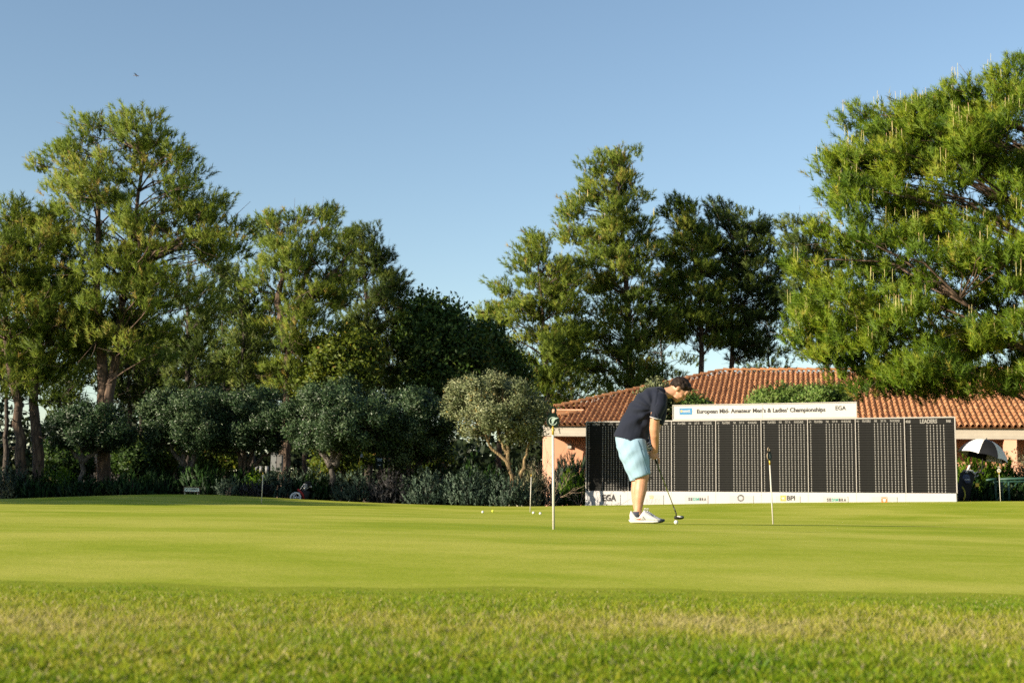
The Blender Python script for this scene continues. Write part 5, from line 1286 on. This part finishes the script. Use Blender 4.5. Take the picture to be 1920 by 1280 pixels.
bg_ = MB(); a0, a1 = q(571, 946), q(564.5, 918); axd = (a1 - a0).normalized(); sd = Vector((0, 1, 0)); fr_ = sd.cross(axd).normalized()
a1 = q(573, 914)
bg_.tube([q(566, 945), q(570, 931), q(574, 919)], [.10, .115, .125], 12); bg_.build('bag', M['blk_fab'], tr)
s_ = MB(); s_.tube([q(560, 917, -.13), q(564, 921, -.14), q(569, 926, -.135), q(571, 936, -.12)], [.030, .034, .032, .026], 8); s_.build('red_trim', M['red'], tr)
for k, (e, hk) in enumerate((((575, 905), 1), ((579, 909), 1), ((581, 912), 0), ((578, 904), 1), ((572, 908), 0))):
    c_ = MB(); c_.tube([q(567, 921, .05 * k - .1), q(e[0], e[1], .05 * k - .1)], .009, 6); c_.build('club_shaft', M['steel'], tr)
    h_ = MB(); cc_ = q(e[0] + 1, e[1], .05 * k - .1); h_.ell(cc_, ((.05, 0, -.015), (0, .03, 0), (.012, 0, .035)), 10, 6); h_.build('club_head', M['blk_fab'] if hk else M['steel'], tr)
h_ = MB(); h_.tube([q(562, 917, .1), q(569, 907, .1), q(575, 904, .08), q(580, 906, .06)], .012, 6); h_.build('handle', M['white_pl'], tr)

# white flag on a pole, dark direction sign, pale cabinet and bins under the olives
d = 41; b0 = base_at(672, d); b0.z = at(672, 884, d).z
fl = thing('golf_flag', 'small white flag on a leaning yellow pole among the olives', 'flag', b0); q = lambda px, py, y=0: (at(px, py, d) - b0) + Vector((0, y, 0))
p_ = MB(); p_.tube([q(671, 890), q(676.5, 843)], .012, 6); p_.build('pole', M['brass'], fl)
V = [q(676.5, 843), q(678.5, 848, .02), q(681.5, 857, -.02), q(678.5, 856.5, .03), q(675.5, 857, -.01), q(675.8, 850, .01)]
p_ = MB(); p_.add(V + [v + Vector((0, .006, 0)) for v in V], [tuple(range(6)), tuple(range(11, 5, -1))] + [(i, i + 6, (i + 1) % 6 + 6, (i + 1) % 6) for i in range(6)]); p_.build('cloth', M['white_cloth'], fl)
d = 42; b0 = base_at(709, d); b0.z = at(709, 882, d).z
ds = thing('direction_sign', 'dark post sign with white lines of small writing under the olives', 'sign', b0); s = d / F
p_ = MB(); p_.box(-7 * s, 7 * s, 0, .03, 2 * s, 27 * s); p_.build('panel', M['disc_dark'], ds); p_ = MB(); p_.box(-2 * s, 2 * s, .03, .07, -.3, 4 * s); p_.build('post', M['wood_dark'], ds)
for zz, ww in ((22.0, 5.0), (19.0, 4.0), (10.5, 2.4)): p_ = MB(); p_.box(-ww * s, ww * s, -.003, 0, (zz - .6) * s, (zz + .6) * s); p_.build('print_line', M['sign_pale'], ds)
d = 43; s = d / F
M['cab'] = plain('pale_grey_steel', (.20, .21, .21), .5, .1, 3)
def cabinet(px, py, w, h, lab, mat):
    b0 = at(px, py, d); o = thing('utility_cabinet', lab, 'cabinet', b0); c_ = MB(); c_.box(-w / 2 * s, w / 2 * s, 0, .3, 0, h * s); c_.build('cabinet_body', mat, o)
    c_ = MB(); c_.box(-w / 2 * s - .01, w / 2 * s + .01, -.02, .32, h * s, h * s + .03); c_.build('lid', M['slate'], o)
    c_ = MB(); c_.box(w * .28 * s, w * .36 * s, -.02, 0, h * .45 * s, h * .55 * s); c_.build('handle', M['slate'], o)
cabinet(512, 882, 10, 32, 'tall pale cabinet between the olive trunks', M['cab']); cabinet(522.5, 884, 9, 30, 'darker cabinet beside the pale one', M['slate'])
for px, lab in ((482, 'left pale bin behind the leftmost flag pin'), (489, 'middle pale bin behind the leftmost flag pin'), (500, 'right pale bin behind the leftmost flag pin')):
    b0 = at(px, 886, d - .4); o = thing('bin', lab, 'bin', b0, (0, 0, 0), 'pale bins under the olives'); c_ = MB(); c_.tube([(0, 0, 0), (0, 0, .20)], [.048, .058], 10); c_.build('bucket', M['cab'], o); c_ = MB(); c_.tube([(0, 0, .20), (0, 0, .215)], .062, 10); c_.build('rim', M['cab'], o)

# low house in the wood on the left
d = 60; b0 = base_at(150, d)
hs = thing('house', 'low orange house with a dark gable roof in the wood on the left', 'building', b0, (0, 0, radians(-6))); s = d / F
def hq(px, py): v = at(px, py, d) - b0; return v.x, v.z
x0, _ = hq(85, 880); x1, _ = hq(250, 880); _, ze = hq(150, 866); _, zr = hq(150, 846)
p_ = MB(); p_.box(x0, x1, 0, 6, -.5, ze); p_.build('wall', plain('shaded_render', (.06, .030, .02), .9), hs)  # orange wall coloured nearly black to stand in for the shade on it
p_ = MB(); p_.add([(x0 - .4, -.5, ze - .05), (x1 + .4, -.5, ze - .05), (x1 + .4, 3, zr), (x0 - .4, 3, zr), (x0 - .4, 6.5, ze - .05), (x1 + .4, 6.5, ze - .05), (x0 - .4, -.5, ze - .2), (x1 + .4, -.5, ze - .2)], [(0, 1, 2, 3), (3, 2, 5, 4), (0, 3, 4), (1, 5, 2), (6, 7, 1, 0)]); p_.build('roof', plain('dark_roof', (.022, .017, .014), .9), hs)
for k in range(3):
    xx = x0 + (x1 - x0) * (.2 + .28 * k); f = MB(); f.box(xx - .5, xx + .5, -.05, -.001, ze - 1.3, ze - .3); w_ = f.build('window', M['wood_dark'], hs); f = MB(); f.box(xx - .42, xx + .42, -.06, -.051, ze - 1.22, ze - .38); f.build('pane', M['darkgap'], w_)

# right: umbrella, golf bag with cap and towel, green rack
d = 36.9; b0 = base_at(1838, d)
um = thing('golf_umbrella', 'black and white golf umbrella open above the trolley', 'umbrella', b0); q = lambda px, py, y=0: (at(px, py, d) - b0) + Vector((0, y, 0))
tipv = q(1849.5, 823.5); foot = q(1838, 900); axd = (tipv - q(1843, 851)).normalized(); a_ = axd.cross(Vector((0, 1, 0))).normalized(); b_ = axd.cross(a_).normalized()
p_ = MB(); p_.tube([foot, q(1843, 855), tipv + axd * .05], .011, 8); p_.build('stem', M['black'], um)
R_ = 46 * d / F; dep = .52; M['umb_white'] = plain('white_nylon', (.70, .69, .68), .5, .04, 6); M['umb_black'] = plain('black_nylon', (.012, .012, .014), .5, .2, 6)
def dome(th, r, lift=0): # r 0..1 from tip to rim
    al = r * 1.22; rr = R_ * sin(al) / sin(1.22); zz = dep * (1 - cos(al)) / (1 - cos(1.22))
    return tipv + (a_ * cos(th) + b_ * sin(th)) * rr - axd * (zz - lift)
for k in range(8):
    t0, t1 = 2 * pi * k / 8 + .30, 2 * pi * (k + 1) / 8 + .30; V = []; nr, nt_ = 8, 6; p_ = MB()
    for i in range(nr + 1):
        for j in range(nt_ + 1):
            r_ = .02 + .98 * i / nr; u = j / nt_; sag = -.05 * sin(pi * u) * r_ ** 2
            ch = dome(t0, r_) * (1 - u) + dome(t1, r_) * u; arc = dome(t0 + (t1 - t0) * u, r_ * (1 - .07 * sin(pi * u)))
            V.append(ch * .55 + arc * .45)
    n0 = len(V); V += [v - axd * .006 for v in V]
    fs = []
    for i in range(nr):
        for j in range(nt_):
            k0 = i * (nt_ + 1) + j; f = (k0, k0 + 1, k0 + nt_ + 2, k0 + nt_ + 1); fs.append(f); fs.append(tuple(n0 + x for x in f[::-1]))
    p_.add(V, fs, True); p_.build('canopy_panel', M['umb_white'] if k % 2 == 0 else M['umb_black'], um)
    r_ = MB(); r_.tube([dome(t0, x_, -.012) for x_ in np.linspace(.03, 1, 9)], .006, 5); r_.build('rib', M['black'], um)
d = 36.8; b0 = base_at(1815, d)
gb = thing('golf_bag', 'black golf bag on a trolley tucked behind the scoreboard edge', 'golf bag', b0); q = lambda px, py, y=0: (at(px, py, d) - b0) + Vector((0, y, 0))
p_ = MB(); p_.tube([q(1806, 940), q(1808, 915), q(1813, 893), q(1817, 885)], [.16, .19, .20, .17], 14); p_.build('bag', M['blk_fab'], gb)
p_ = MB(); p_.tube([q(1800, 912, -.18), q(1804, 920, -.2), q(1805, 930, -.2), q(1802, 939, -.18)], .02, 6); M['strap_y'] = plain('yellow_strap', (.35, .30, .03), .7); p_.build('strap', M['strap_y'], gb)
p_ = MB(); p_.tube([q(1822, 893), q(1836, 884, -.1), q(1842, 872, -.1)], .02, 8); p_.tube([q(1826, 890, .1), q(1836, 885, .1), q(1840, 868, .08)], .012, 8); p_.ell(q(1841, 887, -.1), ((.05, 0, 0), (0, .05, 0), (0, 0, .04)), 8, 6); p_.build('trolley_handle', M['black'], gb)
for k, (x_, y_) in enumerate(((1828, 886), (1831, 892), (1826, 894))):
    p_ = MB(); p_.tube([q(1815, 892, .03 * k), q(x_, y_, .03 * k - .1)], .012, 6); p_.ell(q(x_, y_, .03 * k - .1), ((.04, 0, .02), (0, .03, 0), (0, 0, .03)), 8, 6); p_.build('club', M['steel'], gb)
p_ = MB(); p_.tube([q(1812, 899, -.21), q(1813.5, 910, -.22)], [.006, .006], 5); p_.box(0, 0.001, 0, 0.001, 0, 0.001)
tg_ = MB(); c_ = q(1826.5, 909, -.25); tg_.box(c_.x - .05, c_.x + .05, c_.y, c_.y + .01, c_.z - .05, c_.z + .05); tg_.build('name_tag', M['brass'], gb)
wh = MB(); c_ = q(1796, 934, -.15)
cp = thing('cap', 'navy and white cap hanging on the golf bag', 'cap', at(1813, 895, d - .3)); M['navy'] = plain('navy_cap', (.06, .07, .12), .8, .15, 20)
p_ = MB(); p_.ell((-.02, 0, .0), ((.10, 0, .03), (0, .085, 0), (-.02, 0, .09)), 14, 10); p_.build('cap_crown', M['navy'], cp)
p_ = MB(); p_.rings([(Vector((.0, -.02, -.05)), Vector((.085, 0, .02)), Vector((0, .07, .0))), (Vector((.02, -.03, -.13)), Vector((.07, 0, .015)), Vector((0, .05, 0))), (Vector((.035, -.03, -.165)), Vector((.03, 0, .01)), Vector((0, .03, 0)))], 12); p_.build('peak', M['navy'], cp)
p_ = MB(); p_.tube([(-.09, -.06, -.055), (-.02, -.09, -.065), (.05, -.08, -.05)], .014, 6); p_.build('cap_band', M['white_cloth'], cp)
tw_ = thing('towel', 'white towel roll sticking out above the cap', 'towel', at(1815, 884, d - .15)); p_ = MB(); p_.tube([(-.05, 0, -.03), (.0, 0, .06), (.05, 0, .17), (.06, 0, .19)], [.03, .028, .03, .02], 8); p_.build('roll', M['white_cloth'], tw_)
p_ = MB(); p_.tube([(.02, -.02, .03), (.11, -.03, .02), (.18, -.03, -.05), (.20, -.03, -.09)], [.03, .03, .026, .015], 8); p_.build('hanging_end', M['white_cloth'], tw_)
d = 36.2; b0 = base_at(1886, d)
rk = thing('bag_rack', 'green metal rack with diagonal braces at the right edge', 'rack', b0); q = lambda px, py, y=0: (at(px, py, d) - b0) + Vector((0, y, 0)); M['rack'] = plain('green_metal', (.025, .07, .052), .45, .15, 6)
for (a0, a1, y, r_) in ((((1849, 900), (1868, 897), 0, .030)), (((1874, 898), (1960, 895.5), 0, .034)), (((1868, 903), (1960, 901), .3, .022)), (((1861, 903), (1885, 904), .1, .02))):
    p_ = MB(); p_.tube([q(*a0, y), q(*a1, y)], r_, 8); p_.build('rail', M['rack'], rk)
for x_, y in ((1892, .05), (1949, .05), (1892.5, .55), (1876, .4)): p_ = MB(); p_.tube([q(x_, 899, y), q(x_ + 2, 941, y)], .028, 8); p_.build('leg', M['rack'], rk)
for a0, a1, y in (((1890, 899), (1877, 916), .02), ((1863, 903), (1880, 918), .02), ((1883, 911), (1893, 919), .1), ((1910, 903), (1897, 916), .02), ((1878, 928), (1871, 939), .1)): p_ = MB(); p_.tube([q(*a0, y), q(*a1, y)], .014, 6); p_.build('brace', M['rack'], rk)

# a bird high on the left
bd = thing('bird', 'tiny bird far up in the clear sky', 'bird', P(256, 142, 160)); M['birdm'] = plain('grey_feathers', (.18, .16, .17), .8)
p_ = MB(); p_.ell((0, 0, 0), ((.24, 0, -.03), (0, .07, 0), (0, 0, .07)), 10, 6); p_.ell((.24, 0, -.05), ((.07, 0, 0), (0, .05, 0), (0, 0, .05)), 8, 5)
p_.prism([(-.2, .01), (-.40, .05), (-.40, -.02)], -.05, .05); p_.build('body', M['birdm'], bd)
for sg_ in (-1, 1):
    w_ = MB(); V = [(.10, sg_ * .05, .02), (-.10, sg_ * .05, .02), (-.16, sg_ * .40, .14), (-.22, sg_ * .75, .06), (-.04, sg_ * .45, .15)]; w_.add(V + [(x, y, z - .015) for x, y, z in V], [(0, 1, 2, 4), (4, 2, 3), (5, 9, 7, 6), (9, 8, 7)]); w_.build('wing', M['birdm'], bd)
